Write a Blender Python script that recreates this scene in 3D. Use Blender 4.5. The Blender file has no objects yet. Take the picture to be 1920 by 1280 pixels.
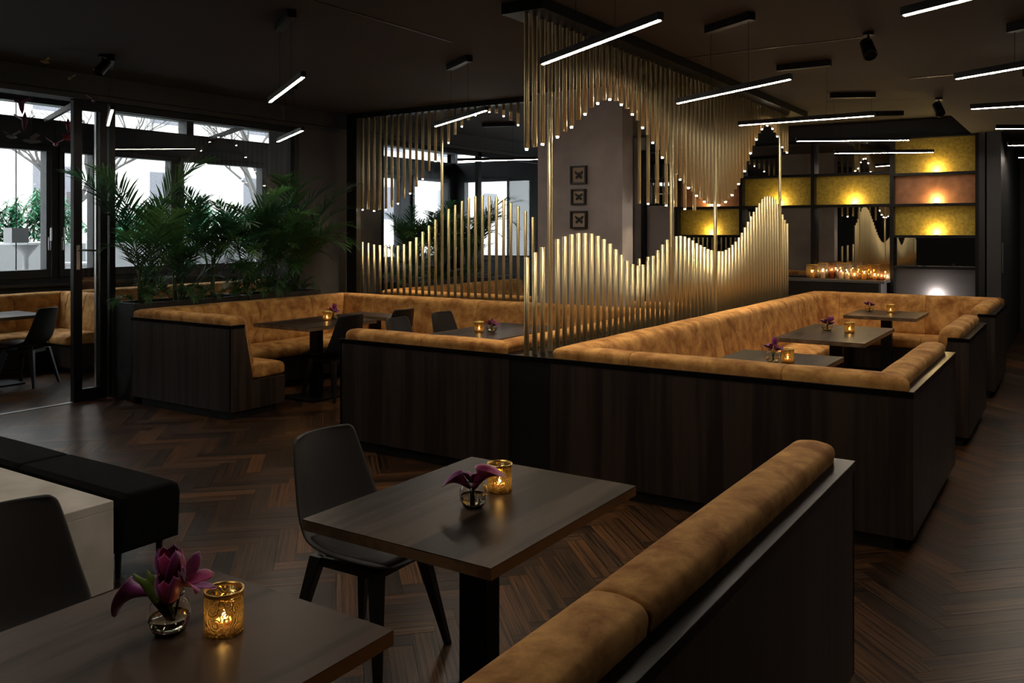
import bpy, math, random
from math import sin, cos, pi, radians as RAD
from mathutils import Vector, Matrix
random.seed(7)
S = bpy.context.scene
C = S.collection

# ------------------------------------------------------------------ camera
TH = RAD(33.4)
cd = bpy.data.cameras.new('camera'); cam = bpy.data.objects.new('camera', cd); C.objects.link(cam)
cd.sensor_fit = 'HORIZONTAL'; cd.sensor_width = 36.0; cd.lens = 36.0 * 1622 / 1920
cd.shift_y = -(640 - 434) / 1920
cd.clip_start = .02; cd.clip_end = 200
cam.location = (0, 0, 1.65); cam.rotation_euler = (RAD(90), 0, TH)
S.camera = cam
# ------------------------------------------------------------------ view + world
S.view_settings.view_transform = 'Standard'; S.view_settings.look = 'None'
S.view_settings.gamma = 1.0; S.view_settings.use_curve_mapping = False
S.view_settings.exposure = 0.42
S.cycles.use_denoising = True
S.cycles.use_light_tree = True
S.cycles.caustics_reflective = False; S.cycles.caustics_refractive = False
S.cycles.max_bounces = 7; S.cycles.diffuse_bounces = 3; S.cycles.glossy_bounces = 4
S.cycles.transmission_bounces = 6; S.cycles.transparent_max_bounces = 24
S.cycles.sample_clamp_indirect = 4.0
S.cycles.use_adaptive_sampling = True; S.cycles.adaptive_threshold = .03
S.cycles.blur_glossy = 0.5
W = bpy.data.worlds.new('overcast_sky'); S.world = W; W.use_nodes = True
bg = W.node_tree.nodes['Background']
bg.inputs[0].default_value = (.88, .95, 1.0, 1); bg.inputs[1].default_value = 4.2
PEND = 75.0        # emission of the pendant strips
SPOTW = 6.0        # watts of one rod spot
WALLW = 5.0        # watts of one wall lamp

# ------------------------------------------------------------------ materials
MATS = {}
def new_mat(name):
    m = bpy.data.materials.new(name); m.use_nodes = True
    nt = m.node_tree; b = nt.nodes['Principled BSDF']
    MATS[name] = m
    return m, nt, b
def plain(name, col, rough=.5, metal=0., spec=.5, noise=0., nscale=8., bump=0., sheen=0., coat=0.):
    m, nt, b = new_mat(name)
    b.inputs['Base Color'].default_value = (*col, 1); b.inputs['Roughness'].default_value = rough
    b.inputs['Metallic'].default_value = metal; b.inputs['Specular IOR Level'].default_value = spec
    b.inputs['Sheen Weight'].default_value = sheen; b.inputs['Coat Weight'].default_value = coat
    if noise or bump:
        tc = nt.nodes.new('ShaderNodeTexCoord'); n = nt.nodes.new('ShaderNodeTexNoise')
        n.inputs['Scale'].default_value = nscale; n.inputs['Detail'].default_value = 4
        nt.links.new(tc.outputs['Object'], n.inputs['Vector'])
        if noise:
            r = nt.nodes.new('ShaderNodeValToRGB')
            r.color_ramp.elements[0].position = .3; r.color_ramp.elements[1].position = .7
            r.color_ramp.elements[0].color = (*[c * (1 - noise) for c in col], 1)
            r.color_ramp.elements[1].color = (*[min(1, c * (1 + noise)) for c in col], 1)
            nt.links.new(n.outputs['Fac'], r.inputs['Fac']); nt.links.new(r.outputs['Color'], b.inputs['Base Color'])
        if bump:
            bp = nt.nodes.new('ShaderNodeBump'); bp.inputs['Strength'].default_value = bump; bp.inputs['Distance'].default_value = .01
            nt.links.new(n.outputs['Fac'], bp.inputs['Height']); nt.links.new(bp.outputs['Normal'], b.inputs['Normal'])
    return m
def grain(name, dark, light, axis, rough=.45, fine=26., along=1.3, coord='Object', spec=.4, attr=None, bump=.08, lo=.78, hi=1.0):
    """wood with streaks running along one axis"""
    m, nt, b = new_mat(name); N = nt.nodes; L = nt.links
    tc = N.new('ShaderNodeTexCoord'); mp = N.new('ShaderNodeMapping')
    sc = [fine, fine, fine]; sc[axis] = along; mp.inputs['Scale'].default_value = sc
    L.new(tc.outputs[coord], mp.inputs['Vector'])
    oi = N.new('ShaderNodeObjectInfo'); mul = N.new('ShaderNodeMath'); mul.operation = 'MULTIPLY'; mul.inputs[1].default_value = 40
    L.new(oi.outputs['Random'], mul.inputs[0]); L.new(mul.outputs[0], mp.inputs['Location'])
    n = N.new('ShaderNodeTexNoise'); n.inputs['Scale'].default_value = 1; n.inputs['Detail'].default_value = 6; n.inputs['Distortion'].default_value = .35
    L.new(mp.outputs[0], n.inputs['Vector'])
    n2 = N.new('ShaderNodeTexNoise'); n2.inputs['Scale'].default_value = .22; n2.inputs['Detail'].default_value = 2
    L.new(mp.outputs[0], n2.inputs['Vector'])
    mx = N.new('ShaderNodeMath'); mx.operation = 'ADD'; L.new(n.outputs['Fac'], mx.inputs[0]); L.new(n2.outputs['Fac'], mx.inputs[1])
    r = N.new('ShaderNodeValToRGB'); e = r.color_ramp.elements
    e[0].position = lo; e[0].color = (*dark, 1); e[1].position = hi; e[1].color = (*light, 1)
    sub = N.new('ShaderNodeMath'); sub.operation = 'MULTIPLY_ADD'; sub.inputs[1].default_value = 1.0; sub.inputs[2].default_value = -.12
    L.new(mx.outputs[0], sub.inputs[0]); L.new(sub.outputs[0], r.inputs['Fac'])
    out = r.outputs['Color']
    if attr:
        at = N.new('ShaderNodeAttribute'); at.attribute_name = attr
        mm = N.new('ShaderNodeMix'); mm.data_type = 'RGBA'; mm.blend_type = 'MULTIPLY'; mm.inputs[0].default_value = 1
        L.new(out, mm.inputs[6]); L.new(at.outputs['Color'], mm.inputs[7]); out = mm.outputs[2]
    L.new(out, b.inputs['Base Color'])
    b.inputs['Roughness'].default_value = rough; b.inputs['Specular IOR Level'].default_value = spec
    bp = N.new('ShaderNodeBump'); bp.inputs['Strength'].default_value = bump; bp.inputs['Distance'].default_value = .004
    L.new(n.outputs['Fac'], bp.inputs['Height']); L.new(bp.outputs['Normal'], b.inputs['Normal'])
    return m
def emit(name, col, strength):
    m, nt, b = new_mat(name)
    b.inputs['Base Color'].default_value = (*col, 1)
    b.inputs['Emission Color'].default_value = (*col, 1); b.inputs['Emission Strength'].default_value = strength
    return m
def pane(name, tint=(1, 1, 1), refl=1.0, rough=0.0, milk=0.):
    """thin clear glass: transparent with a fresnel reflection"""
    m, nt, b = new_mat(name); N = nt.nodes; L = nt.links
    N.remove(b); o = N['Material Output']
    t = N.new('ShaderNodeBsdfTransparent'); t.inputs[0].default_value = (*tint, 1)
    g = N.new('ShaderNodeBsdfGlossy'); g.inputs['Roughness'].default_value = rough
    lw = N.new('ShaderNodeLayerWeight'); pw = N.new('ShaderNodeMath'); pw.operation = 'POWER'; pw.inputs[1].default_value = 5
    L.new(lw.outputs['Facing'], pw.inputs[0])
    fr = N.new('ShaderNodeMath'); fr.operation = 'MULTIPLY_ADD'; fr.inputs[1].default_value = .8; fr.inputs[2].default_value = .04; L.new(pw.outputs[0], fr.inputs[0])
    mu = N.new('ShaderNodeMath'); mu.operation = 'MULTIPLY'; mu.inputs[1].default_value = refl; mu.use_clamp = True
    mx = N.new('ShaderNodeMixShader')
    L.new(fr.outputs[0], mu.inputs[0]); L.new(mu.outputs[0], mx.inputs[0]); L.new(t.outputs[0], mx.inputs[1]); L.new(g.outputs[0], mx.inputs[2])
    out = mx
    if milk:
        d = N.new('ShaderNodeBsdfTranslucent'); d.inputs[0].default_value = (*tint, 1)
        m2 = N.new('ShaderNodeMixShader'); m2.inputs[0].default_value = milk
        L.new(mx.outputs[0], m2.inputs[1]); L.new(d.outputs[0], m2.inputs[2]); out = m2
    L.new(out.outputs[0], o.inputs[0])
    return m
def suede():
    m, nt, b = new_mat('tan_suede'); N = nt.nodes; L = nt.links
    tc = N.new('ShaderNodeTexCoord'); oi = N.new('ShaderNodeObjectInfo')
    add = N.new('ShaderNodeVectorMath'); add.operation = 'ADD'
    sc = N.new('ShaderNodeVectorMath'); sc.operation = 'SCALE'; sc.inputs['Scale'].default_value = 17
    cmb = N.new('ShaderNodeCombineXYZ')
    L.new(oi.outputs['Random'], cmb.inputs[0]); L.new(oi.outputs['Random'], cmb.inputs[1])
    L.new(cmb.outputs[0], sc.inputs[0]); L.new(tc.outputs['Object'], add.inputs[0]); L.new(sc.outputs[0], add.inputs[1])
    n = N.new('ShaderNodeTexNoise'); n.inputs['Scale'].default_value = 6.5; n.inputs['Detail'].default_value = 7; n.inputs['Roughness'].default_value = .66; n.inputs['Distortion'].default_value = .25
    L.new(add.outputs[0], n.inputs['Vector'])
    r = N.new('ShaderNodeValToRGB'); e = r.color_ramp.elements
    e[0].position = .36; e[0].color = (.31, .125, .028, 1); e[1].position = .64; e[1].color = (.74, .40, .125, 1)
    L.new(n.outputs['Fac'], r.inputs['Fac']); L.new(r.outputs['Color'], b.inputs['Base Color'])
    b.inputs['Roughness'].default_value = .78; b.inputs['Specular IOR Level'].default_value = .25
    b.inputs['Sheen Weight'].default_value = .08; b.inputs['Sheen Tint'].default_value = (.95, .6, .3, 1); b.inputs['Sheen Roughness'].default_value = .4
    n3 = N.new('ShaderNodeTexNoise'); n3.inputs['Scale'].default_value = 14; n3.inputs['Detail'].default_value = 3
    L.new(add.outputs[0], n3.inputs['Vector'])
    bp = N.new('ShaderNodeBump'); bp.inputs['Strength'].default_value = .25; bp.inputs['Distance'].default_value = .01
    L.new(n3.outputs['Fac'], bp.inputs['Height']); L.new(bp.outputs['Normal'], b.inputs['Normal'])
    return m
M_SUEDE = suede()
M_PANEL = grain('dark_panel_wood', (.018, .012, .009), (.044, .030, .022), 2, rough=.42, fine=22, along=.8)
M_TABLE = grain('walnut_table_wood', (.014, .009, .007), (.072, .047, .035), 1, rough=.38, fine=12, along=1.3, spec=.15, lo=.80, hi=.95, bump=.015)
M_EDGE = grain('walnut_edge_band', (.085, .052, .028), (.17, .11, .06), 1, rough=.45, fine=16, along=1.1)
M_FLOOR = grain('smoked_oak_plank', (.014, .0085, .006), (.108, .055, .025), 0, rough=.31, fine=40, along=2.6, coord='UV', spec=.34, attr='tone', bump=.10, lo=.74, hi=.98)
M_BLACK = plain('black_lacquer', (.008, .008, .009), .35)
M_BLACKM = plain('black_powder_metal', (.005, .005, .0055), .42, spec=.22)
M_PLINTH = plain('black_plinth', (.004, .004, .004), .6)
M_DGREY = plain('anthracite_frame', (.032, .033, .036), .5)
M_LEDGE = plain('dark_ledge', (.004, .0035, .0035), .28, spec=.09)
M_GOLD = plain('brushed_brass', (.80, .69, .40), .42, metal=1.0)
_nt = M_GOLD.node_tree; _b = _nt.nodes['Principled BSDF']; _tg = _nt.nodes.new('ShaderNodeTangent'); _tg.direction_type = 'RADIAL'; _tg.axis = 'Z'
_nt.links.new(_tg.outputs[0], _b.inputs['Tangent']); _b.inputs['Anisotropic'].default_value = .9; _b.inputs['Anisotropic Rotation'].default_value = .25
M_PLAST = plain('grey_plaster', (.40, .365, .355), .85, noise=.22, nscale=2.2, bump=.15)
M_PLASTD = plain('dark_plaster', (.085, .078, .075), .8, noise=.15, nscale=2.0)
M_CEIL = plain('dark_brown_ceiling', (.042, .035, .031), .85)
M_WALLD = plain('charcoal_wall', (.022, .022, .024), .6)
M_CONC = plain('beige_concrete', (.60, .565, .50), .7, noise=.16, nscale=5, bump=.1)
M_FABRIC = plain('black_fabric', (.004, .0045, .0045), .95, spec=.15, bump=.2, nscale=300)
M_LEATHER = plain('grey_leatherette', (.024, .024, .026), .5, spec=.4)
M_LEATHERB = plain('black_leatherette', (.010, .010, .011), .5, spec=.4)
M_LEG = plain('black_beech', (.007, .007, .007), .4)
def leafy(name, col):
    m = plain(name, col, .45, noise=.4, nscale=5); nt = m.node_tree; b = nt.nodes['Principled BSDF']
    t = nt.nodes.new('ShaderNodeBsdfTranslucent'); t.inputs[0].default_value = (col[0] * 1.6, col[1] * 1.8, col[2] * 1.5, 1)
    x = nt.nodes.new('ShaderNodeMixShader'); x.inputs[0].default_value = .35
    nt.links.new(b.outputs[0], x.inputs[1]); nt.links.new(t.outputs[0], x.inputs[2]); nt.links.new(x.outputs[0], nt.nodes['Material Output'].inputs[0])
    return m
M_LEAF = leafy('palm_green', (.055, .135, .045))
M_LEAFD = leafy('palm_dark_green', (.024, .085, .045))
M_STEM = plain('palm_stem', (.10, .13, .045), .6)
M_SOIL = plain('potting_soil', (.015, .011, .008), .95, noise=.4, nscale=60)
M_PLANTER = plain('dark_planter', (.024, .022, .023), .5)
M_PETAL = plain('magenta_petal', (.38, .02, .15), .45, noise=.45, nscale=25, sheen=.3)
M_PETALP = plain('purple_petal', (.20, .018, .17), .45, noise=.45, nscale=25, sheen=.3)
M_GREEN = plain('flower_stem_green', (.13, .22, .03), .45, noise=.25, nscale=20)
M_GLASS = pane('window_glass', (.97, .98, .98), 1.0)
def clear_glass(name, col, ior):
    m, nt, b = new_mat(name); b.inputs['Base Color'].default_value = (*col, 1); b.inputs['Roughness'].default_value = 0.
    b.inputs['Transmission Weight'].default_value = 1.; b.inputs['IOR'].default_value = ior
    return m
M_VASE = clear_glass('vase_glass', (1, .985, .94), 1.47)
M_WATER = clear_glass('vase_water', (.98, .93, .74), 1.33)
M_AMBER = pane('amber_holder_glass', (.95, .80, .54), 2.5, milk=.06)
M_CLEAR = pane('clear_lantern_glass', (.97, .94, .88), 2.0, milk=.04)
M_SMOKE = pane('smoky_holder_glass', (.70, .50, .36), 2.0, milk=.10)
M_RIM = plain('gold_rim', (.80, .52, .16), .3, metal=1.0)
M_WAX = plain('candle_wax', (.85, .72, .52), .5)
M_WAX.node_tree.nodes['Principled BSDF'].inputs['Subsurface Weight'].default_value = .3
M_FLAME = emit('candle_flame', (1.0, .66, .32), 60)
M_STRIP = emit('pendant_diffuser', (1.0, .86, .70), PEND)
M_LED = emit('rod_spot_lens', (1.0, .88, .72), 90)
M_LAMP = emit('wall_lamp_lens', (1.0, .80, .42), 30)
M_MIRROR = plain('smoked_mirror', (.42, .41, .40), .015, metal=1.0)
M_OLIVE = plain('olive_gold_panel', (.33, .235, .026), .62, noise=.30, nscale=28, bump=.2)
M_COPPER = plain('copper_panel', (.30, .125, .055), .55, noise=.25, nscale=9, bump=.15)
M_GREYPANEL = plain('grey_panel', (.085, .078, .080), .6)
M_CARD = plain('mount_card', (.45, .36, .28), .8)
M_BUTTER = plain('butterfly_wing', (.012, .009, .007), .6)
M_WHITEP = plain('white_garden_lacquer', (.55, .55, .55), .5)
M_GREYG = plain('terrace_grey', (.28, .28, .28), .8)
M_BUILD = plain('pale_render', (.80, .76, .70), .9, noise=.06, nscale=1)
M_BARK = plain('bare_bark', (.13, .12, .115), .9)
M_BAMBOO = plain('bamboo_leaf', (.06, .26, .13), .6, noise=.5, nscale=3)
M_STEEL = plain('satin_steel', (.55, .55, .55), .3, metal=1.0)
M_RED = plain('red_paper', (.35, .03, .03), .6, noise=.3, nscale=30)
M_PLUM = plain('plum_paper', (.16, .02, .07), .6, noise=.3, nscale=30)
M_OCHRE = plain('ochre_paper', (.30, .24, .10), .6, noise=.3, nscale=30)
M_ASH = plain('grey_paper', (.17, .17, .19), .6, noise=.3, nscale=30)

# ------------------------------------------------------------------ mesh helpers
class MB:
    def __init__(s): s.v = []; s.f = []; s.uv = None
    def add(s, vs, fs):
        o = len(s.v); s.v += [tuple(p) for p in vs]; s.f += [tuple(i + o for i in f) for f in fs]
        return s
    def box(s, x0, x1, y0, y1, z0, z1):
        return s.add([(x0, y0, z0), (x1, y0, z0), (x1, y1, z0), (x0, y1, z0), (x0, y0, z1), (x1, y0, z1), (x1, y1, z1), (x0, y1, z1)],
                     [(0, 3, 2, 1), (4, 5, 6, 7), (0, 1, 5, 4), (1, 2, 6, 5), (2, 3, 7, 6), (3, 0, 4, 7)])
    def prism(s, poly, axis, a, b, sh0=0., sh1=0.):
        """extrude polygon. axis 'x': poly=(y,z). sh: mitre shear a+sh0*y, b-sh1*y"""
        n = len(poly); vs = []
        for (p, q) in poly: vs.append((a + sh0 * p, p, q) if axis == 'x' else (p, a, q) if axis == 'y' else (p, q, a))
        for (p, q) in poly: vs.append((b - sh1 * p, p, q) if axis == 'x' else (p, b, q) if axis == 'y' else (p, q, b))
        fs = [tuple(range(n))[::-1], tuple(range(n, 2 * n))]
        for i in range(n):
            j = (i + 1) % n; fs.append((i, j, n + j, n + i))
        return s.add(vs, fs)
    def rings(s, rs, close0=True, close1=True, loop=False):
        n = len(rs[0]); vs = [p for r in rs for p in r]; fs = []
        for k in range(len(rs) - 1):
            for i in range(n):
                j = (i + 1) % n; fs.append((k * n + i, k * n + j, (k + 1) * n + j, (k + 1) * n + i))
        if close0: fs.append(tuple(range(n))[::-1])
        if close1: fs.append(tuple(range((len(rs) - 1) * n, len(rs) * n)))
        return s.add(vs, fs)
    def lathe(s, prof, n=24, c=(0, 0, 0), close0=True, close1=True):
        rs = [[(c[0] + r * cos(2 * pi * i / n), c[1] + r * sin(2 * pi * i / n), c[2] + z) for i in range(n)] for r, z in prof]
        return s.rings(rs, close0, close1)
    def tube(s, pts, rad, n=6):
        pts = [Vector(p) for p in pts]
        if not isinstance(rad, (list, tuple)): rad = [rad] * len(pts)
        rs = []
        for i, p in enumerate(pts):
            d = (pts[min(i + 1, len(pts) - 1)] - pts[max(i - 1, 0)]).normalized()
            u = d.orthogonal().normalized() if i == 0 else (u - d * u.dot(d)).normalized()
            w = d.cross(u)
            rs.append([tuple(p + (u * cos(2 * pi * k / n) + w * sin(2 * pi * k / n)) * rad[i]) for k in range(n)])
        return s.rings(rs)
    def mesh(s, name, mat, smooth=False):
        me = bpy.data.meshes.new(name); me.from_pydata(s.v, [], s.f); me.update()
        me.materials.append(mat)
        if smooth: me.polygons.foreach_set('use_smooth', [True] * len(me.polygons))
        return me
    def obj(s, name, mat, parent=None, smooth=False, bevel=0., loc=None):
        o = bpy.data.objects.new(name, s.mesh(name, mat, smooth)); C.objects.link(o)
        if parent: o.parent = parent
        if loc: o.location = loc
        if bevel:
            m = o.modifiers.new('bevel', 'BEVEL'); m.width = bevel; m.segments = 2; m.limit_method = 'ANGLE'
        return o
def tag(o, label=None, cat=None, group=None, kind=None):
    if label: o['label'] = label
    if cat: o['category'] = cat
    if group: o['group'] = group
    if kind: o['kind'] = kind
    return o
def empty(name, loc=(0, 0, 0), rz=0., label=None, cat=None, group=None):
    o = bpy.data.objects.new(name, None); C.objects.link(o); o.location = loc; o.rotation_euler = (0, 0, rz)
    o.empty_display_size = .1
    return tag(o, label, cat, group)
def struct(o): o['kind'] = 'structure'; return o
def copy_tree(o, parent=None, loc=None, rz=None, label=None, group=None):
    c = o.copy(); C.objects.link(c); c.parent = parent
    if loc is not None: c.location = loc
    if rz is not None: c.rotation_euler = (0, 0, rz)
    if label: c['label'] = label
    if group: c['group'] = group
    for ch in list(o.children): copy_tree(ch, c)
    return c
def inset(poly, k):
    cx = sum(p[0] for p in poly) / len(poly); cy = sum(p[1] for p in poly) / len(poly)
    o = []
    for p in poly:
        d = math.hypot(p[0] - cx, p[1] - cy); f = max(0, d - k) / d
        o.append((cx + (p[0] - cx) * f, cy + (p[1] - cy) * f))
    return o
def soft(mb, poly, x0, x1, sh0=0, sh1=0, r=.014, ra=None, rb=None):
    """upholstered segment: profile (y,z) along x with softened ends"""
    ra, rb = ra or r, rb or r
    stp = lambda q: [(0, q * 2.2), (0, q), (q * .08, q * .60), (q * .3, q * .28), (q * .6, q * .08), (q, 0)]
    rs = []
    for d, k in stp(ra):
        rs.append([(x0 + d + sh0 * p[0], *p) for p in inset(poly, k)])
    for t in (.25, .5, .75):
        rs.append([(x0 + ra + (x1 - x0 - ra - rb) * t + sh0 * p[0] * (1 - t) - sh1 * p[0] * t, *p) for p in inset(poly, -.003 * sin(pi * t))])
    for d, k in stp(rb)[::-1]:
        rs.append([(x1 - d - sh1 * p[0], *p) for p in inset(poly, k)])
    return mb.rings(rs)
def rot(o, rx=0, ry=0, rz=0): o.rotation_euler = (rx, ry, rz); return o

# ================================================================== SETTING
ZC, ZL = 3.16, 2.92          # main and lowered ceiling
XF = -11.0                   # window facade
YB = 12.8                    # back wall
# --- floor base and herringbone planks
fl = struct(MB().box(-11.3, 4, -4, 18.2, -.12, -.013).obj('floor', M_PLINTH))
PL, PW = .5, .1
c45 = cos(pi / 4)
def to_world(p, q): return (p * c45 - q * c45 - 4, p * c45 + q * c45 + 5)
def proj(x, y, z):
    s_, c_ = sin(TH), cos(TH); D = -x * s_ + y * c_; R = x * c_ + y * s_
    return (960 + 1622 * R / D, 434 - 1622 * (z - 1.65) / D, D) if D > .2 else (9e9, 9e9, D)
TONES = [(.38, .38, .42), (.55, .52, .52), (.75, .75, .75), (1, 1, 1), (1.2, 1.1, 1.0), (1.6, 1.4, 1.1), (.45, .45, .5), (1.0, .9, .8), (.8, .7, .62), (1.5, 1.2, .85)]
planks = []
for s_ in range(-24, 25):
    for k in range(-150, 151):
        bx, by = k * PW + s_ * PL, k * PW - s_ * PL
        for (p, q, a) in ((bx + PL / 2, by + PW / 2, 0), (bx + PW / 2, by + PW + PL / 2, 1)):
            X, Y = to_world(p, q)
            if -11.2 < X < 3.6 and -2.5 < Y < 17.5: planks.append((X, Y, a))
def under(x, y):
    for (a, b, c, d) in ((-2.95, -.65, 4.75, 11.6), (-1.35, -.6, -3, 3.3), (-4.8, -3.1, 4.75, 8.3), (-8.1, -6, 4.8, 5.4), (-6, -3.7, 1.2, 2.7), (-8.1, -6.9, 4.8, 8.3)):
        if a < x < b and c < y < d: return True
    return False
rank = []
for i, (x, y, a) in enumerate(planks):
    px, py, D = proj(x, y, 0)
    if -20 < px < 1940 and py < 1300 and D > .5 and not under(x, y): rank.append((D, i))
rank.sort(); near = set(i for _, i in rank[:300])
def plank_geo(mb, cx, cy, ang, g=.0006, z1=0., uvo=0.):
    ca, sa = cos(ang), sin(ang); hl, hw = PL / 2 - g, PW / 2 - g
    vs = []
    for z in (-.012, z1):
        for (u, v) in ((-hl, -hw), (hl, -hw), (hl, hw), (-hl, hw)): vs.append((cx + u * ca - v * sa, cy + u * sa + v * ca, z))
    mb.add(vs, [(4, 5, 6, 7), (0, 1, 5, 4), (1, 2, 6, 5), (2, 3, 7, 6), (3, 0, 4, 7)])
    return [(-hl + uvo, -hw + uvo * 3), (hl + uvo, -hw + uvo * 3), (hl + uvo, hw + uvo * 3), (-hl + uvo, hw + uvo * 3)]
def finish_planks(me, uvs, tones):
    ul = me.uv_layers.new(name='UVMap'); at = me.color_attributes.new('tone', 'FLOAT_COLOR', 'CORNER')
    li = 0; uvd = []; td = []
    for k, (uv, t) in enumerate(zip(uvs, tones)):
        for fi, f in enumerate([(4, 5, 6, 7), (0, 1, 5, 4), (1, 2, 6, 5), (2, 3, 7, 6), (3, 0, 4, 7)]):
            for vi in f: uvd += uv[vi % 4]; td += [*t, 1]
    ul.data.foreach_set('uv', uvd); at.data.foreach_set('color', td)
variants = []
for t in range(len(TONES) * 2):
    mb = MB(); uv = plank_geo(mb, 0, 0, 0, uvo=t * 1.37); me = mb.mesh('plank', M_FLOOR); finish_planks(me, [uv], [TONES[t % len(TONES)]]); variants.append(me)
rest = MB(); ruv = []; rt = []
for i, (x, y, a) in enumerate(planks):
    ang = pi / 4 + (pi / 2 if a else 0)
    if i in near:
        o = bpy.data.objects.new('plank', variants[random.randrange(len(variants))]); C.objects.link(o); o.parent = fl
        o.location = (x, y, random.uniform(-.0006, .0002)); o.rotation_euler = (0, 0, ang + (pi if random.random() < .5 else 0))
    else:
        ruv.append(plank_geo(rest, x, y, ang, uvo=random.uniform(0, 60))); rt.append(random.choice(TONES))
me = rest.mesh('far_planks', M_FLOOR); finish_planks(me, ruv, rt)
o = bpy.data.objects.new('far_planks', me); C.objects.link(o); o.parent = fl; o['kind'] = 'stuff'

# --- ceiling: main, lowered right part and the winter-garden part
mb = MB().box(-8.3, -1.2, -4, 18.2, ZC, ZC + .3).box(-1.2, 4, -4, 18.2, ZL, ZC + .3)
struct(mb.obj('ceiling', M_CEIL))
struct(MB().box(XF - .2, -8.3, -4, 18.2, 3.34, 3.6).obj('ceiling_winter_garden', M_WALLD))
# header beam above the glazing line
struct(MB().box(-8.3, -7.98, -4, 18.2, 2.98, ZC).box(-8.3, -8.05, -4, 18.2, 2.93, 2.98).obj('trim_1', M_WALLD))
# thin ceiling joints
j = MB().box(-3.0, -1.2, 7.1, 7.115, ZC - .004, ZC).box(-1.2, 1, 7.8, 7.815, ZL - .004, ZL).box(-4.2, -4.185, -2, 5.5, ZC - .004, ZC)
struct(j.obj('trim_2', M_BLACK))
# --- walls
struct(MB().box(-6.3, -.93, YB, YB + .2, 0, ZC).obj('wall_back', M_WALLD))
struct(MB().box(-11.3, 4.2, -4.2, -4, 0, 3.6).obj('wall_front', M_WALLD))
struct(MB().box(4, 4.2, -4, 18.2, 0, 3.6).obj('wall_right', M_PLASTD))
# corridor at the right of the shelving
struct(MB().box(-1.02, -.86, YB - .25, 16.6, 0, ZL).obj('wall_corridor', M_DGREY))
struct(MB().box(-.86, 4, 16.6, 16.8, 0, ZL).obj('wall_corridor_end', M_WALLD))
# end wall of the rear left area, with windows (opening built from strips)
def window_wall(name, along, fixed, th, span, ztop, openings, mat, zs):
    """wall strip pieces round rectangular openings; along 'x' or 'y'"""
    mb = MB()
    def bx(a0, a1, z0, z1):
        if a1 - a0 < 1e-4 or z1 - z0 < 1e-4: return
        if along == 'y': mb.box(fixed - th, fixed, a0, a1, z0, z1)
        else: mb.box(a0, a1, fixed, fixed + th, z0, z1)
    z0, z1, z2, z3 = zs           # window bottom/top, clerestory bottom/top
    bx(span[0], span[1], 0, z0); bx(span[0], span[1], z1, z2); bx(span[0], span[1], z3, ztop)
    cur = span[0]
    for a, b in openings: bx(cur, a, z0, z1); cur = b
    bx(cur, span[1], z0, z1)
    bx(span[0], span[0] + .1, z2, z3); bx(span[1] - .1, span[1], z2, z3)
    return struct(mb.obj(name, mat))
ZS = (1.06, 2.74, 3.08, 3.27)
facO = [(1.9, 3.2), (3.35, 4.65), (4.80, 5.98), (6.08, 6.36 + .28), (6.66, 7.78), (7.86, 9.44), (9.9, 11.2), (11.5, 12.8), (13.1, 14.3)]
facO[3] = (6.08, 6.60)
window_wall('wall_left', 'y', XF, .2, (-4, 14.6), 3.6, facO, M_DGREY, ZS)
endO = [(-10.8, -9.6), (-9.0, -8.2), (-7.9, -7.45), (-7.2, -6.5)]
window_wall('wall_end', 'x', 14.5, .2, (-11.2, -6.1), 3.6, endO, M_DGREY, ZS)
struct(MB().box(-6.3, -6.1, YB, 14.7, 0, 3.6).obj('wall_return', M_PLASTD))
nwin = 0
def window(along, fixed, a, b, z0, z1, handle=None):
    global nwin
    nwin += 1
    w = .07
    def mk(a0, a1, q0, q1, d0, d1):
        return (MB().box(fixed + d0, fixed + d1, a0, a1, q0, q1) if along == 'y' else MB().box(a0, a1, fixed - d1, fixed - d0, q0, q1))
    root = bpy.data.objects.new('window_%d' % nwin, None); C.objects.link(root); struct(root)
    for (a0, a1, q0, q1) in ((a, b, z0, z0 + w + .04), (a, b, z1 - w, z1), (a, a + w, z0 + w + .04, z1 - w), (b - w, b, z0 + w + .04, z1 - w)):
        mk(a0, a1, q0, q1, -.12, .03).obj('window_frame', M_DGREY, root, bevel=.006)
    mk(a + w, b - w, z0 + w + .04, z1 - w, -.06, -.05).obj('pane', M_GLASS, root)
    if handle is not None:
        zc = 1.52
        h = mk(handle - .016, handle + .016, zc - .11, zc + .06, .03, .042).obj('handle_plate', M_STEEL, root, bevel=.006)
        mk(handle - .010, handle + .010, zc + .01, zc + .18, .06, .08).obj('handle', M_STEEL, root, bevel=.006)
        mk(handle - .010, handle + .010, zc + .01, zc + .03, .04, .065).obj('handle_pin', M_STEEL, root)
    return root
for i, (a, b) in enumerate(facO): window('y', XF, a, b, ZS[0], ZS[1], handle=(b - .035 if i == 2 else a + .035 if i == 3 else None))
for a, b in endO: window('x', 14.5, a, b, ZS[0], ZS[1])
nwin += 1
cl = bpy.data.objects.new('window_%d' % nwin, None); C.objects.link(cl); struct(cl)
for a, b in ((-3.9, 2), (2.1, 5.2), (5.25, 8.0), (8.1, 9.95), (10.3, 14.5)):
    MB().box(XF - .11, XF - .10, a, b, ZS[2], ZS[3]).obj('pane', M_GLASS, cl)
for yy in (2.05, 5.22, 8.05, 10.1): MB().box(XF - .2, XF, yy - .06, yy + .06, ZS[2], ZS[3]).obj('mullion', M_DGREY, cl)
struct(MB().box(XF, XF + .10, -4, 14.5, .96, 1.0).obj('trim_3', M_DGREY))
# sloping roof bars of the winter garden
for k, yy in enumerate((5.9, 8.4, 10.6)):
    b_ = MB().box(0, 2.6, -.02, .02, -.03, .03).obj('trim_%d' % (k + 10), M_DGREY, loc=(XF, yy, 3.05)); b_.rotation_euler = (0, RAD(-5), RAD(-12)); struct(b_)

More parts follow.
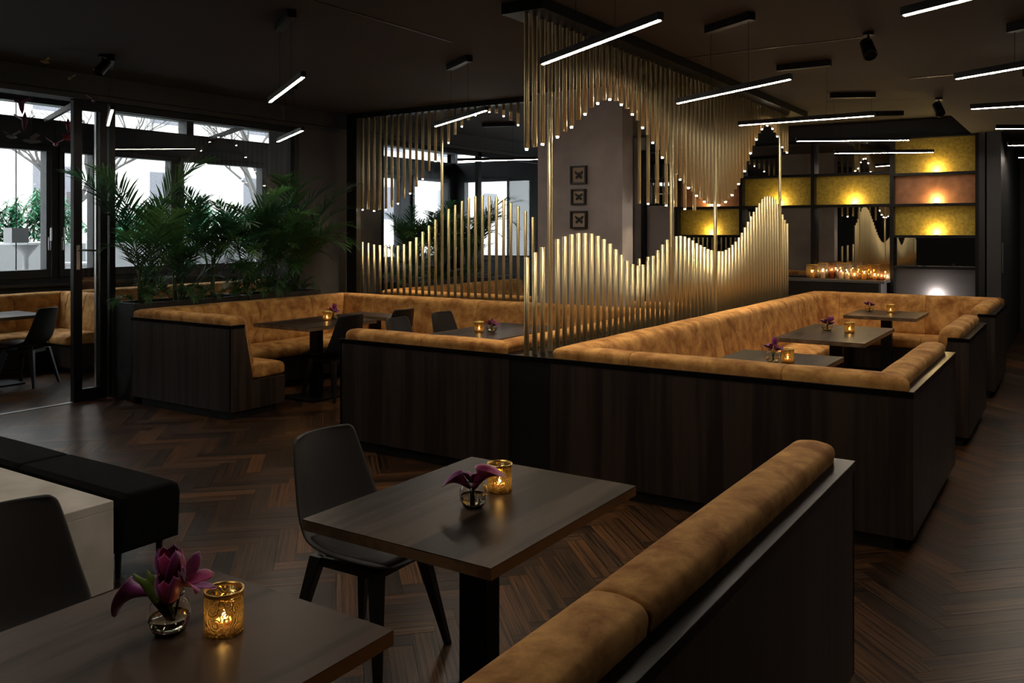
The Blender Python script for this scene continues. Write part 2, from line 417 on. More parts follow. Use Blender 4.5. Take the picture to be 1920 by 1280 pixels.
# --- pillar at the end of the planter, pillar with the butterfly frames
struct(MB().box(-8.6, -8.06, 7.45, 8.95, 0, ZC).obj('pillar_by_planter', M_PLASTD))
pil = struct(MB().box(-4.97, -3.95, 8.05, 8.30, 0, ZC).obj('pillar_plaster', M_PLAST))
struct(MB().box(-7.94, -7.77, 8.16, 8.24, 0, ZC).obj('pillar_screen_post', M_BLACK))
struct(MB().box(-6.12, -6.06, YB - .12, YB, 0, ZC).obj('trim_6', M_BLACK)); struct(MB().box(-6.06, -5.86, YB - .04, YB, 0, ZC).obj('trim_4', M_PLAST))

# ================================================================== GLASS PARTITION
XG = -8.135
g = empty('glass_door', (XG, 4.63, 0), label='narrow black framed glass door leaf with lever handle standing at the winter garden threshold', cat='door')
for (a, b, z0, z1) in ((0, .085, .0, 2.93), (.27, .345, .0, 2.93), (.085, .27, .0, .12), (.085, .27, 2.83, 2.93)):
    MB().box(-.03, .03, a, b, z0, z1).obj('door_frame', M_BLACKM, g, bevel=.003)
MB().box(-.004, .004, .085, .27, .12, 2.83).obj('pane', M_GLASS, g)
MB().box(.03, .04, .02, .06, 1.28, 1.52).obj('lock_plate', M_STEEL, g, bevel=.004)
MB().tube([(.035, .04, 1.47), (.075, .04, 1.47), (.08, .06, 1.47), (.08, .19, 1.465)], .010, 8).obj('lever_handle', M_STEEL, g, smooth=True)
MB().box(-.06, -.03, .26, .275, .0, 2.93).obj('edge_strip', M_STEEL, g)
g = empty('glass_partition', (XG, 5.0, 0), label='tall fixed glass partition in thin black frame behind the palm planter', cat='partition')
for (a, b, z0, z1) in ((0, .06, 0, 2.93), (2.36, 2.42, 0, 2.93), (.06, 2.36, 0, .10), (.06, 2.36, 2.86, 2.93)):
    MB().box(-.03, .03, a, b, z0, z1).obj('partition_frame', M_BLACKM, g, bevel=.003)
MB().box(-.005, .005, .06, 2.36, .10, 2.86).obj('pane', M_GLASS, g)
g = empty('glass_partition', (XG, 9.0, 0), label='glass partition behind the far palms beyond the brass rods', cat='partition')
for (a, b, z0, z1) in ((0, .06, 0, 2.93), (2.30, 2.40, 0, 2.93), (4.5, 4.56, 0, 2.93), (.06, 4.5, 0, .10), (.06, 4.5, 2.86, 2.93)):
    MB().box(-.03, .03, a, b, z0, z1).obj('partition_frame', M_BLACKM, g, bevel=.003)
MB().box(-.005, .005, .06, 4.5, .10, 2.86).obj('pane', M_GLASS, g)
struct(MB().box(XG - .03, XG + .03, -3, 4.63, 0, .006).obj('trim_5', M_STEEL))

# ================================================================== BANQUETTES
BACK = [(.056, .833), (.050, .872), (.066, .894), (.12, .904), (.175, .899), (.202, .882), (.218, .845), (.27, .56), (.295, .44), (.10, .44)]
SEAT = [(.20, .325), (.20, .455), (.30, .468), (.50, .468), (.60, .455), (.645, .43), (.655, .39), (.648, .325)]
BACK2 = [(.012, .833), (.008, .868), (.02, .892), (.06, .905), (.15, .903), (.195, .885), (.216, .845), (.27, .56), (.295, .44), (.06, .44)]
def chaikin(p, keep=()):
    o = []
    for i in range(len(p)):
        a, b = p[i], p[(i + 1) % len(p)]
        o += [(a[0] * .8 + b[0] * .2, a[1] * .8 + b[1] * .2), (a[0] * .2 + b[0] * .8, a[1] * .2 + b[1] * .8)]
    return o
BACK, BACK2, SEAT = (chaikin(chaikin(q)) for q in (BACK, BACK2, SEAT))
def bench(label, x, y, rz, L, m0=False, m1=False, seg=.95, panel=True, ledge=True, group='tan banquettes', e0=True, e1=True, first=None, seat=True, flush=False, cuts=None):
    b = empty('banquette', (x, y, 0), rz, label, 'banquette', group)
    s0, s1 = (1. if m0 else 0.), (1. if m1 else 0.)
    MB().prism([(.05, 0), (.55, 0), (.55, .075), (.05, .075)], 'x', .05, L - .05, s0, s1).obj('plinth', M_PLINTH, b)
    if panel: MB().prism([(0, .075), (.022, .075), (.022, .80), (0, .80)], 'x', .0225 if m0 else 0, L).obj('back_panel', M_PANEL, b, bevel=.002)
    if ledge: MB().prism([(-.004, .80), (.15, .80), (.15, .832), (-.004, .832)], 'x', -.004 if not m0 else 0, L + (.004 if not m1 else 0), s0, s1).obj('ledge', M_LEDGE, b, bevel=.002)
    MB().prism([(.022, .075), (.60, .075), (.612, .325), (.24, .325), (.14, .80), (.022, .80)], 'x', .022 if not m0 else 0, L - (.022 if not m1 else 0), s0, s1).obj('seat_base', M_PANEL, b)
    END = [(.0, .075), (.602, .075), (.614, .326), (.245, .326), (.15, .80), (.0, .80)]
    if not m0 and e0: MB().prism(END, 'x', -.001, .02).obj('end_panel', M_PANEL, b, bevel=.002)
    if not m1 and e1: MB().prism(END, 'x', L - .02, L + .001).obj('end_panel', M_PANEL, b, bevel=.002)
    n = max(1, round(L / seg)); cuts = cuts or [L * i / n for i in range(n + 1)]
    if first is not None:
        cuts = [0]; q = first
        while q < L - .2: cuts.append(q); q += seg
        cuts.append(L)
    i0, i1 = (0 if m0 else .03), (0 if m1 else .03)
    for i in range(len(cuts) - 1):
        a, c = cuts[i] + (i0 if i == 0 else 0), cuts[i + 1] - (i1 if i == len(cuts) - 2 else 0)
        k0 = s0 if i == 0 else 0.; k1 = s1 if i == len(cuts) - 2 else 0.
        ra = .040 if (i == 0 and not m0) else .014; rb = .040 if (i == len(cuts) - 2 and not m1) else .014
        soft(MB(), BACK2 if flush else BACK, a, c, k0, k1, ra=ra, rb=rb).obj('back_cushion', M_SUEDE, b, smooth=True)
        if seat: soft(MB(), SEAT, a, c, k0, k1, ra=ra, rb=rb).obj('seat_cushion', M_SUEDE, b, smooth=True)
    return b
H = pi / 2
# foreground bench: back on its right (+X side), seat towards -X
bench('long tan banquette with black ledge in the right foreground', -.68, -1.9, H, 5.15, first=3.52 - .95 * 2, seg=.95 * 2, group=None)
# right booth
bench('front banquette of the right booth, dark wood back towards the viewer', -2.87, 4.80, 0, 2.15, m0=True, m1=True, flush=True, cuts=[0, .55, 1.48, 2.15], group='banquettes of the right booth')
bench('longest tan banquette running along the rows of brass rods in the right booth', -2.87, 11.25, -H, 6.45, m0=True, m1=True, flush=True, cuts=[0, 1.42, 2.67, 3.92, 4.87, 5.82, 6.45], group='banquettes of the right booth')
bench('short side banquette on the aisle joined to the front bench of the right booth', -.72, 4.80, H, 1.75, m0=True, seg=.9, group='banquettes of the right booth')
bench('short free standing side banquette, middle of the three along the right aisle', -.72, 7.42, H, 1.40, seg=.7, group='banquettes of the right booth')
bench('short side banquette at the far end of the right aisle', -.72, 9.72, H, 1.53, m1=True, seg=.9, group='banquettes of the right booth')
bench('far banquette of the right booth below the candle counter', -.72, 11.25, pi, 2.15, m0=True, m1=True, flush=True, cuts=[0, .80, 1.76, 2.15], group='banquettes of the right booth')
# middle-left booth
bench('front banquette of the left booth with dark wood back, beside the black divider', -4.74, 4.80, 0, 1.55, m1=True, flush=True, seg=.78, group='banquettes of the left booth')
bench('banquette of the left booth along the left side of the black divider', -3.19, 4.80, H, 2.98, m0=True, m1=True, seg=.8, group='banquettes of the left booth')
bench('back banquette of the left booth below the shorter brass rod screen', -3.19, 7.78, pi, 4.43, m0=True, m1=True, flush=True, cuts=[0, .75, 2.25, 3.78, 4.43], group='banquettes of the left booth')
bench('banquette of the left booth running along the palm planter', -7.62, 7.78, -H, 2.86, m0=True, m1=True, flush=True, cuts=[0, .74, 1.5, 2.2, 2.86], group='banquettes of the left booth')
bench('near end banquette of the left booth with bluish dark wood panel', -7.62, 4.92, 0, 1.455, m0=True, flush=True, seg=.8, group='banquettes of the left booth')
# booth beyond the shorter screen
bench('banquette behind the shorter rod screen with its back to the left booth', -7.62, 8.36, 0, 4.4, m0=True, seg=1.1, group='banquettes beyond the rod screen')
bench('banquette by the far palms beyond the rod screen', -7.62, 11.6, -H, 3.24, m1=True, seg=.8, group='banquettes beyond the rod screen')
# winter garden benches
bench('banquette under the windows of the winter garden', -10.86, 6.12, -H, 3.9, m0=True, seg=.8, group='banquettes of the winter garden')
bench('short corner banquette of the winter garden facing the viewer', -9.70, 6.12, pi, 1.16, m1=True, seg=.45, group='banquettes of the winter garden')
bench('banquette further back in the winter garden seen through the palms', -10.86, 9.6, -H, 3.4, seg=.85, group='banquettes of the winter garden')

# divider carrying the long screen
d = empty('divider', (-3.03, 4.8, 0), label='black low divider between the two booths carrying the long brass rod screen', cat='divider')
MB().box(-.158, .158, 0.012, 6.4, .0, .80).obj('divider_body', M_BLACK, d)
MB().box(-.16, .16, -.004, 6.6, .80, .832).obj('divider_top', M_LEDGE, d, bevel=.002)
d = empty('divider', (-3.19, 7.80, 0), label='low black shelf behind the back banquette carrying the shorter rod screen', cat='divider')
for a_, b_ in ((-4.43, -1.79), (-.75, 0)):
    MB().box(a_, b_, 0, .53, 0, .80).obj('divider_body', M_BLACK, d)
    MB().box(a_, b_, 0, .54, .80, .832).obj('divider_top', M_LEDGE, d)

# ================================================================== BRASS ROD SCREENS
UNIT = {}
def unit_rod(r):
    if r not in UNIT:
        UNIT[r] = MB().lathe([(r, 0), (r, 1)], 14).mesh('rod', M_GOLD, False)
        me = UNIT[r]; me.polygons.foreach_set('use_smooth', [len(p.vertices) == 4 for p in me.polygons])
    return UNIT[r]
LEDM = MB().lathe([(.009, 0), (.0095, .012)], 12).mesh('spot_lens', M_LED)
def rod(parent, x, y, z0, z1, r=.0175):
    o = bpy.data.objects.new('rod', unit_rod(r)); C.objects.link(o); o.parent = parent; o.location = (x, y, z0); o.scale = (1, 1, z1 - z0)
def rod_spot(parent, x, y, z):
    o = bpy.data.objects.new('spot_lens', LEDM); C.objects.link(o); o.parent = parent; o.location = (x, y, z - .011)
    l = bpy.data.lights.new('rod_spot', 'SPOT'); l.energy = SPOTW; l.color = (1, .78, .52); l.spot_size = RAD(100); l.spot_blend = .8; l.shadow_soft_size = .02
    lo = bpy.data.objects.new('rod_spot', l); C.objects.link(lo); lo.parent = parent; lo.location = (x, y, z - .02)
def interp(pts, x):
    if x <= pts[0][0]: return pts[0][1]
    for (a, p), (b, q) in zip(pts, pts[1:]):
        if x <= b: return p + (q - p) * (x - a) / (b - a)
    return pts[-1][1]
A_LOW = [(-0.004, 1.479), (0.102, 1.512), (0.194, 1.543), (0.398, 1.597), (0.494, 1.615), (0.599, 1.63), (0.701, 1.638), (0.8, 1.638), (0.9, 1.635), (1.001, 1.617), (1.099, 1.592), (1.199, 1.556), (1.297, 1.512), (1.4, 1.465), (1.494, 1.418), (1.602, 1.385), (1.701, 1.369), (1.797, 1.375), (1.892, 1.403), (1.989, 1.439), (2.098, 1.488), (2.194, 1.534), (2.291, 1.577), (2.391, 1.602), (2.586, 1.612), (2.696, 1.604), (2.812, 1.586), (2.904, 1.565), (2.999, 1.54), (3.095, 1.52), (3.193, 1.501), (3.285, 1.481), (3.379, 1.467), (3.584, 1.452), (3.684, 1.448), (3.781, 1.457), (3.884, 1.475), (3.985, 1.505), (4.087, 1.538), (4.182, 1.577), (4.279, 1.625), (4.377, 1.681), (4.467, 1.735), (4.559, 1.792), (4.662, 1.848), (4.762, 1.9), (4.858, 1.948), (4.956, 1.998), (5.05, 2.035), (5.134, 2.055), (5.249, 2.062), (5.365, 2.063), (5.454, 2.052), (5.544, 2.015), (5.728, 1.903), (5.841, 1.832), (5.963, 1.75)]
A_UP = [(-0.004, 2.195), (0.098, 2.213), (0.194, 2.243), (0.394, 2.31), (0.492, 2.351), (0.595, 2.398), (0.694, 2.457), (0.789, 2.509), (0.9, 2.574), (0.991, 2.616), (1.089, 2.651), (1.186, 2.675), (1.284, 2.675), (1.381, 2.664), (1.475, 2.643), (1.58, 2.613), (1.684, 2.57), (1.788, 2.523), (1.883, 2.472), (1.983, 2.418), (2.082, 2.362), (2.187, 2.305), (2.275, 2.253), (2.391, 2.207), (2.589, 2.131), (2.685, 2.094), (2.791, 2.062), (2.99, 1.997), (3.184, 1.947), (3.295, 1.918), (3.587, 1.917), (3.766, 1.947), (3.957, 2.008), (4.149, 2.126), (4.364, 2.266), (4.532, 2.456), (4.722, 2.624), (4.912, 2.772), (5.097, 2.872), (5.319, 2.894), (5.484, 2.836), (5.686, 2.761), (5.875, 2.629)]
B_LOW = [(-0.158, 1.517), (-0.062, 1.503), (0.04, 1.487), (0.134, 1.479), (0.232, 1.471), (0.334, 1.469), (0.432, 1.473), (0.532, 1.493), (0.628, 1.525), (0.726, 1.577), (0.82, 1.641), (0.92, 1.716), (1.019, 1.789), (1.207, 1.911), (1.307, 1.956), (1.405, 2.003), (1.504, 2.042), (1.606, 2.061), (1.709, 2.073), (1.809, 2.064), (1.91, 2.052), (2.009, 2.019), (2.108, 1.983), (2.211, 1.939), (2.317, 1.878), (2.414, 1.812)]
B_UP = [(-0.164, 1.935), (-0.058, 1.93), (0.027, 1.915), (0.131, 1.925), (0.227, 1.929), (0.331, 1.953), (0.422, 1.993), (0.525, 2.06), (0.62, 2.115), (0.726, 2.192), (0.822, 2.287), (0.93, 2.386), (1.016, 2.488), (1.214, 2.703), (1.323, 2.798), (1.412, 2.885), (1.523, 2.96), (1.62, 3.011), (1.715, 3.037), (1.81, 3.036), (1.896, 3.019), (2.008, 2.98), (2.095, 2.928), (2.216, 2.857)]
XA, YS = -3.05, 8.20
sc = empty('rod_screen', (XA, 4.8, 0), label='long screen of standing and hanging brass rods along the right booth', cat='screen')
MB().box(-.16, .16, -.06, 6.35, 3.085, 3.16).obj('top_rail', M_BLACKM, sc)
for i in range(61):
    y = i * .1; full = i in (3, 24, 35, 57)
    if full: rod(sc, 0, y, .832, 3.085); continue
    rod(sc, 0, y, .832, interp(A_LOW, y)); zb = interp(A_UP, y); rod(sc, 0, y, zb, 3.085)
    if i % 2 == 0: rod_spot(sc, 0, y, zb)
sb = empty('rod_screen', (-7.70, YS, 0), label='shorter screen of brass rods behind the back banquette of the left booth', cat='screen')
MB().box(-.1, 2.73, -.06, .06, 3.10, 3.16).box(3.75, 4.5, -.06, .06, 3.10, 3.16).obj('top_rail', M_BLACKM, sb)
for i in range(27):
    x = i * .099
    if i == 13: rod(sb, x, 0, .832, 3.10); continue
    rod(sb, x, 0, .832, interp(B_LOW, x - .16)); zb = interp(B_UP + [(2.60, 2.52)], x - .16); rod(sb, x, 0, zb, 3.10)
    if i % 2 == 0: rod_spot(sb, x, 0, zb)
for k, x in enumerate((3.87, 3.97, 4.07, 4.17, 4.27, 4.37, 4.47)):
    rod(sb, x, 0, .832, 1.37 + .02 * k); rod(sb, x, 0, 1.94 - .02 * max(0, k - 2), 3.10)
    if k % 2 == 1: rod_spot(sb, x, 0, 1.94 - .02 * max(0, k - 2))
# ================================================================== SHELVING WALL UNIT
YU = 12.6
u = empty('shelving_unit', (0, YU, 0), label='black wall shelving with olive gold and copper panels, mirrors and small lamps', cat='shelving')
COLS = [-5.83, -5.26, -4.24, -3.20, -2.155, -1.13]
for x in COLS: MB().box(x - .024, x + .024, 0, .2, 0, 2.93).obj('post', M_BLACKM, u)
MB().box(-1.11, -1.04, -.04, .2, 0, 2.93).obj('post', M_BLACK, u)
MB().box(-5.85, -1.04, 0, .2, 2.90, 2.94).obj('shelf', M_BLACKM, u)
def cell(c, z0, z1, mat, name):
    MB().box(COLS[c] + .024, COLS[c + 1] - .024, .13, .15, z0, z1).obj(name, mat, u)
def shelf(c, z): MB().box(COLS[c] + .024, COLS[c + 1] - .024, .0, .15, z - .018, z + .018).obj('shelf', M_BLACKM, u)
def wall_lamp(c, z, warm=True, w=1.0):
    x = (COLS[c] + COLS[c + 1]) / 2 + .02
    b = MB().lathe([(.028, 0), (.028, .006), (.022, .008)], 16).obj('lamp_base', M_BLACKM, u, loc=(x, .07, z + .018))
    MB().lathe([(.018, 0), (.018, .004)], 16).obj('lamp_lens', M_LAMP, b, loc=(0, 0, .006))
    l = bpy.data.lights.new('wall_lamp', 'POINT'); l.energy = WALLW * w; l.color = (1, .72, .30) if warm else (1, .90, .84); l.shadow_soft_size = .02
    o = bpy.data.objects.new('wall_lamp', l); C.objects.link(o); o.parent = u; o.location = (x, .068, z + .055)
for c in (0, 1, 2, 3): cell(c, 2.47, 2.90, M_MIRROR, 'mirror'); shelf(c, 2.45)
for c in (2, 3):
    cell(c, 2.03, 2.43, M_OLIVE, 'olive_panel'); shelf(c, 2.01); wall_lamp(c, 2.01); cell(c, .95, 1.99, M_MIRROR, 'mirror')
cell(1, 2.03, 2.43, M_COPPER, 'copper_panel'); shelf(1, 2.01); wall_lamp(1, 2.01, w=.7)
cell(1, 1.60, 1.99, M_OLIVE, 'olive_panel'); shelf(1, 1.58); wall_lamp(1, 1.58); cell(1, .6, 1.56, M_MIRROR, 'mirror')
cell(0, .5, 2.06, M_PLAST, 'plaster_panel'); cell(0, 2.08, 2.43, M_MIRROR, 'mirror')
for z0, z1, m, n in ((2.435, 2.90, M_OLIVE, 'olive_panel'), (2.023, 2.397, M_COPPER, 'copper_panel'), (1.603, 1.987, M_OLIVE, 'olive_panel')):
    cell(4, z0, z1, m, n); shelf(4, z0 - .018); wall_lamp(4, z0 - .018)
cell(4, 1.19, 1.567, M_MIRROR, 'mirror'); shelf(4, 1.17); cell(4, .1, 1.15, M_GREYPANEL, 'grey_panel'); shelf(4, .74); wall_lamp(4, .74, False, 1.4)
# counter in front of it
cn = empty('counter', (0, 12.17, 0), label='black counter with candle lanterns on it in front of the mirrored shelving', cat='counter')
MB().box(-3.9, -2.22, 0.02, .42, 0, .965).obj('counter_body', M_BLACK, cn)
MB().box(-3.95, -2.17, 0, .43, .965, 1.0).obj('counter_top', plain('counter_stone', (.12, .12, .12), .3), cn, bevel=.003)
MB().box(-2.245, -2.215, .01, .42, 0, .965).obj('counter_end', M_GREYPANEL, cn)
# switch plate on corridor wall
tag(MB().box(-.862, -.852, 12.75, 12.85, 1.12, 1.5).obj('wall_panel_switch', M_STEEL, bevel=.003), 'slim steel switch plate on the dark corridor wall', 'switch')
dr = bpy.data.objects.new('door_2', None); C.objects.link(dr); struct(dr)
MB().box(-.7, .3, 16.55, 16.6, 0, 2.2).obj('door_leaf', M_BLACK, dr)
MB().box(-.75, -.7, 16.53, 16.6, 0, 2.25).obj('door_frame', M_DGREY, dr); MB().box(.3, .35, 16.53, 16.6, 0, 2.25).obj('door_frame', M_DGREY, dr)
MB().tube([(.2, 16.55, 1.05), (.2, 16.50, 1.05), (.08, 16.50, 1.05)], .01, 8).obj('door_handle', M_STEEL, dr)

# ================================================================== BUTTERFLY FRAMES
def butterfly(mb, w, h, k):
    def wing(sx):
        up = [(0, .02 * h), (sx * .16 * w, .30 * h), (sx * .46 * w, .48 * h), (sx * .50 * w, .34 * h), (sx * (.40 - .03 * k) * w, .06 * h), (sx * .12 * w, -.02 * h)]
        lo = [(0, 0), (sx * .14 * w, -.02 * h), (sx * .36 * w, -.10 * h), (sx * (.40 + .02 * k) * w, -.34 * h), (sx * .24 * w, -.46 * h), (sx * .06 * w, -.20 * h)]
        for p in (up, lo): mb.prism(p if sx > 0 else p[::-1], 'y', -.004, 0)
    wing(1); wing(-1)
    mb.prism([(-.02 * w, -.3 * h), (.02 * w, -.3 * h), (.02 * w, .3 * h), (-.02 * w, .3 * h)], 'y', -.008, 0)
for k, (nm, x0, x1, z0, z1) in enumerate((('top framed butterfly on the plaster pillar', -4.545, -4.355, 2.152, 2.345), ('smallest framed butterfly, middle one on the plaster pillar', -4.535, -4.365, 1.935, 2.10), ('lowest framed butterfly on the plaster pillar', -4.543, -4.35, 1.682, 1.868))):
    xm, zm = (x0 + x1) / 2, (z0 + z1) / 2; hw, hh = (x1 - x0) / 2, (z1 - z0) / 2
    f = empty('picture_frame', (xm, 8.05, zm), label=nm, cat='picture frame', group='framed butterflies')
    b = .016
    for (a0, a1, c0, c1) in ((-hw, hw, -hh, -hh + b), (-hw, hw, hh - b, hh), (-hw, -hw + b, -hh + b, hh - b), (hw - b, hw, -hh + b, hh - b)):
        MB().box(a0, a1, -.045, -.002, c0, c1).obj('frame_bar', M_BLACK, f)
    MB().box(-hw + b, hw - b, -.012, -.004, -hh + b, hh - b).obj('mount', M_CARD, f)
    mb = MB(); butterfly(mb, hw * 1.05, hh * .98, k); mb.obj('butterfly', M_BUTTER, f, loc=(0, -.016, 0))

# ================================================================== PENDANT LIGHTS
STRIPM = MB().box(-.59, .59, -.008, .008, .006, .014).mesh('diffuser', M_STRIP)
HOUSM = MB().box(-.6, .6, -.016, .016, .010, .048).mesh('housing', M_BLACKM)
CANM = MB().box(-.235, .235, -.03, .03, -.055, 0).mesh('canopy', M_BLACKM)
def pendant(x, y, ang, zc, label, group, z=2.63):
    p = empty('pendant_light', (x, y, z), RAD(ang), label, 'pendant light', group)
    for n, me, l in (('diffuser', STRIPM, (0, 0, 0)), ('housing', HOUSM, (0, 0, 0)), ('canopy', CANM, (0, 0, zc - z))):
        o = bpy.data.objects.new(n, me); C.objects.link(o); o.parent = p; o.location = l
    for sx in (-.2, .2): MB().tube([(sx, 0, .045), (sx, 0, zc - z - .05)], .0015, 4).obj('cable', M_BLACKM, p)
PG = 'slim black LED bar pendants'
ROW = ['nearest', 'second', 'third', 'fourth', 'fifth']
for k, (x, y, a) in enumerate(((-2.16, 4.07, -31), (-2.10, 5.99, -30), (-2.08, 7.89, -1), (-2.09, 9.91, 28), (-2.09, 11.67, 26))):
    pendant(x, y, a, ZC, '%s LED bar pendant in the row above the right booth tables' % ROW[k], PG)
for k, (x, y, a) in enumerate(((-.16, 4.02, -28), (-.17, 5.98, -30), (-.16, 7.92, 4), (-.20, 9.84, 33), (-.20, 11.75, 30))):
    pendant(x, y, a, ZL, '%s LED bar pendant in the row over the right aisle' % ROW[k], PG)
pendant(-.20, 13.7, 30, ZL, 'farthest LED bar pendant in the dark corridor beyond the aisle', PG)
pendant(-4.68, 4.20, -31, ZC, 'steeply tilted LED bar pendant over the gap in front of the left booth', PG)
pendant(-4.58, 6.10, -31, ZC, 'LED bar pendant in front of the shorter rod screen', PG)
pendant(-6.90, 6.25, -30, ZC, 'LED bar pendant above the palms near the header beam', PG)
pendant(-7.10, 4.38, -30, ZC, 'LED bar pendant seen almost end on beside the glass door', PG)
pendant(-6.76, 9.92, 19, ZC, 'LED bar pendant beyond the shorter rod screen', PG)
pendant(-2.10, 2.15, -30, ZC, 'LED bar pendant above the two front tables', PG)
pendant(-4.75, 2.02, -30, ZC, 'LED bar pendant above the concrete table', PG)
pendant(-2.10, .25, -30, ZC, 'LED bar pendant above the nearest table edge', PG)
# small ceiling spotlights
def ceiling_spot(x, y, zc, rz, label):
    s_ = empty('ceiling_spotlight', (x, y, zc), rz, label, 'spotlight', 'black ceiling spotlights')
    MB().lathe([(.035, -.02), (.035, 0)], 16).obj('mount_plate', M_BLACKM, s_)
    MB().tube([(0, 0, -.02), (0, 0, -.07)], .008, 6).obj('arm', M_BLACKM, s_)
    o = MB().lathe([(.0, -.075), (.04, -.07), (.045, .06), (.038, .065), (.034, .05), (.0, .05)], 16).obj('lamp_head', M_BLACKM, s_, smooth=False, loc=(0, 0, -.11)); o.rotation_euler = (RAD(140), 0, 0)
ceiling_spot(-1.14, 5.86, ZL, RAD(30), 'nearer black ceiling spotlight at the edge of the lowered ceiling')
ceiling_spot(-1.14, 9.1, ZL, RAD(30), 'farther black ceiling spotlight at the edge of the lowered ceiling')
ceiling_spot(-7.0, 4.25, ZC, RAD(0), 'small ceiling spotlight above the glass door')

# ================================================================== TABLES
def table(x0, x1, y0, y1, label, group=None, mat=None, z=.75, colw=.06):
    cx, cy = (x0 + x1) / 2, (y0 + y1) / 2; hx, hy = (x1 - x0) / 2, (y1 - y0) / 2
    t = empty('table', (cx, cy, 0), 0, label, 'table', group)
    MB().box(-hx, hx, -hy, hy, z - .003, z).obj('table_top', mat or M_TABLE, t)
    MB().box(-hx, hx, -hy, hy, z - .034, z - .003).obj('edge_band', M_EDGE, t)
    MB().box(-.055, .055, -.04, .04, .02, z - .034).obj('column', M_BLACKM, t, bevel=.003)
    MB().box(-hx * .6, hx * .6, -hy * .55, hy * .55, 0, .018).obj('base_plate', M_BLACKM, t, bevel=.003)
    return t
table(-2.04, -1.32, 1.90, 2.80, 'dark walnut table with calla lilies beside the foreground bench', 'front tables')
table(-2.03, -1.30, .58, 1.485, 'dark walnut table with tulips in the bottom left foreground', 'front tables')
table(-2.16, -1.43, 5.60, 6.50, 'nearest dark table inside the right booth', 'right booth tables')
table(-2.19, -1.46, 7.36, 8.68, 'middle and largest dark table inside the right booth', 'right booth tables')
table(-2.15, -1.43, 9.74, 10.60, 'farthest dark table inside the right booth', 'right booth tables')
table(-6.78, -6.02, 5.68, 6.62, 'dark table with a candle in front of the planter banquette', 'left booth tables')
table(-6.78, -6.02, 6.82, 7.20, 'small dark table at the corner of the left booth', 'left booth tables')
table(-4.82, -4.08, 5.88, 7.10, 'dark table of the left booth beside the black divider', 'left booth tables')
table(-10.12, -9.42, 4.25, 5.12, 'dark table in the winter garden at the left edge', None)
table(-6.35, -5.65, 9.6, 10.5, 'table beyond the shorter rod screen')

# ================================================================== CHAIRS
def catmull(P, n):
    out = []
    for k in range(n + 1):
        t = k / n * (len(P) - 1); i = min(int(t), len(P) - 2); f = t - i
        p0, p1, p2, p3 = P[max(i - 1, 0)], P[i], P[i + 1], P[min(i + 2, len(P) - 1)]
        out.append(tuple(.5 * (2 * b + (c - a) * f + (2 * a - 5 * b + 4 * c - d) * f * f + (3 * b - a - 3 * c + d) * f ** 3) for a, b, c, d in zip(p0, p1, p2, p3)))
    return out
# (x, z, half width, forward curl of back, upward curl of seat)
SH = [(-.300, .838, .150, .050, 0), (-.297, .825, .170, .052, 0), (-.290, .800, .180, .053, 0), (-.272, .735, .194, .053, 0), (-.245, .63, .213, .056, 0), (-.222, .54, .228, .064, .008), (-.195, .475, .230, .062, .025), (-.135, .432, .236, .03, .05), (-.04, .418, .240, .0, .045), (.08, .424, .240, 0, .030), (.18, .437, .232, 0, .014), (.235, .436, .205, -.012, .004), (.258, .424, .165, -.02, .0)]
def shell_mesh(name, mat, inner=False):
    path = catmull(SH, 26); nu = 14; mb = MB(); vs = []; fs = []
    if inner: path = path[14:25]
    for j, (x, z, w, kb, ks) in enumerate(path):
        for i in range(nu + 1):
            s_ = -1 + 2 * i / nu; wv = w * (.86 if inner else 1)
            q = s_ * s_ * (.74 if inner else 1)
            vs.append((x + kb * q + (0 if not inner else .004), s_ * wv, z + ks * q + (.022 * (1 - s_ ** 4) * (1 if 0 < j < len(path) - 1 else .3) if inner else 0)))
    n = nu + 1
    for j in range(len(path) - 1):
        for i in range(nu): fs.append((j * n + i, j * n + i + 1, (j + 1) * n + i + 1, (j + 1) * n + i))
    mb.add(vs, fs); return mb.mesh(name, mat, True)
def chair_proto(matS):
    c = empty('chair', (0, 0, 0))
    o = bpy.data.objects.new('seat_shell', shell_mesh('seat_shell', matS)); C.objects.link(o); o.parent = c
    m = o.modifiers.new('thick', 'SOLIDIFY'); m.thickness = .014; m.offset = 0
    m = o.modifiers.new('smooth', 'SUBSURF'); m.levels = 1; m.render_levels = 1
    o = bpy.data.objects.new('seat_pad', shell_mesh('seat_pad', matS, True)); C.objects.link(o); o.parent = c
    m = o.modifiers.new('thick', 'SOLIDIFY'); m.thickness = .010; m.offset = -1
    for sx in (-1, 1):
        for sy in (-1, 1):
            t = Vector((sx * .145 - .005, sy * .135, .395)); f = Vector((sx * .225 - .01, sy * .215, 0)); mb = MB()
            rs = []
            for p, a, b in ((f, .013, .012), (f.lerp(t, .55), .021, .017), (t, .029, .021)):
                rs.append([(p.x - a, p.y - b, p.z), (p.x + a, p.y - b, p.z), (p.x + a, p.y + b, p.z), (p.x - a, p.y + b, p.z)])
            mb.rings(rs).obj('leg', M_LEG, c, bevel=.003)
    for sy in (-1, 1): MB().box(-.15, .14, sy * .135 - .011, sy * .135 + .011, .358, .395).obj('side_rail', M_LEG, c, bevel=.004)
    for sx in (-1, 1): MB().box(sx * .145 - .016, sx * .145 + .006, -.13, .13, .358, .395).obj('cross_rail', M_LEG, c, bevel=.004)
    MB().lathe([(.07, .385), (.07, .41)], 12).obj('seat_mount', M_LEG, c)
    return c
pg, pb = chair_proto(M_LEATHER), chair_proto(M_LEATHERB)
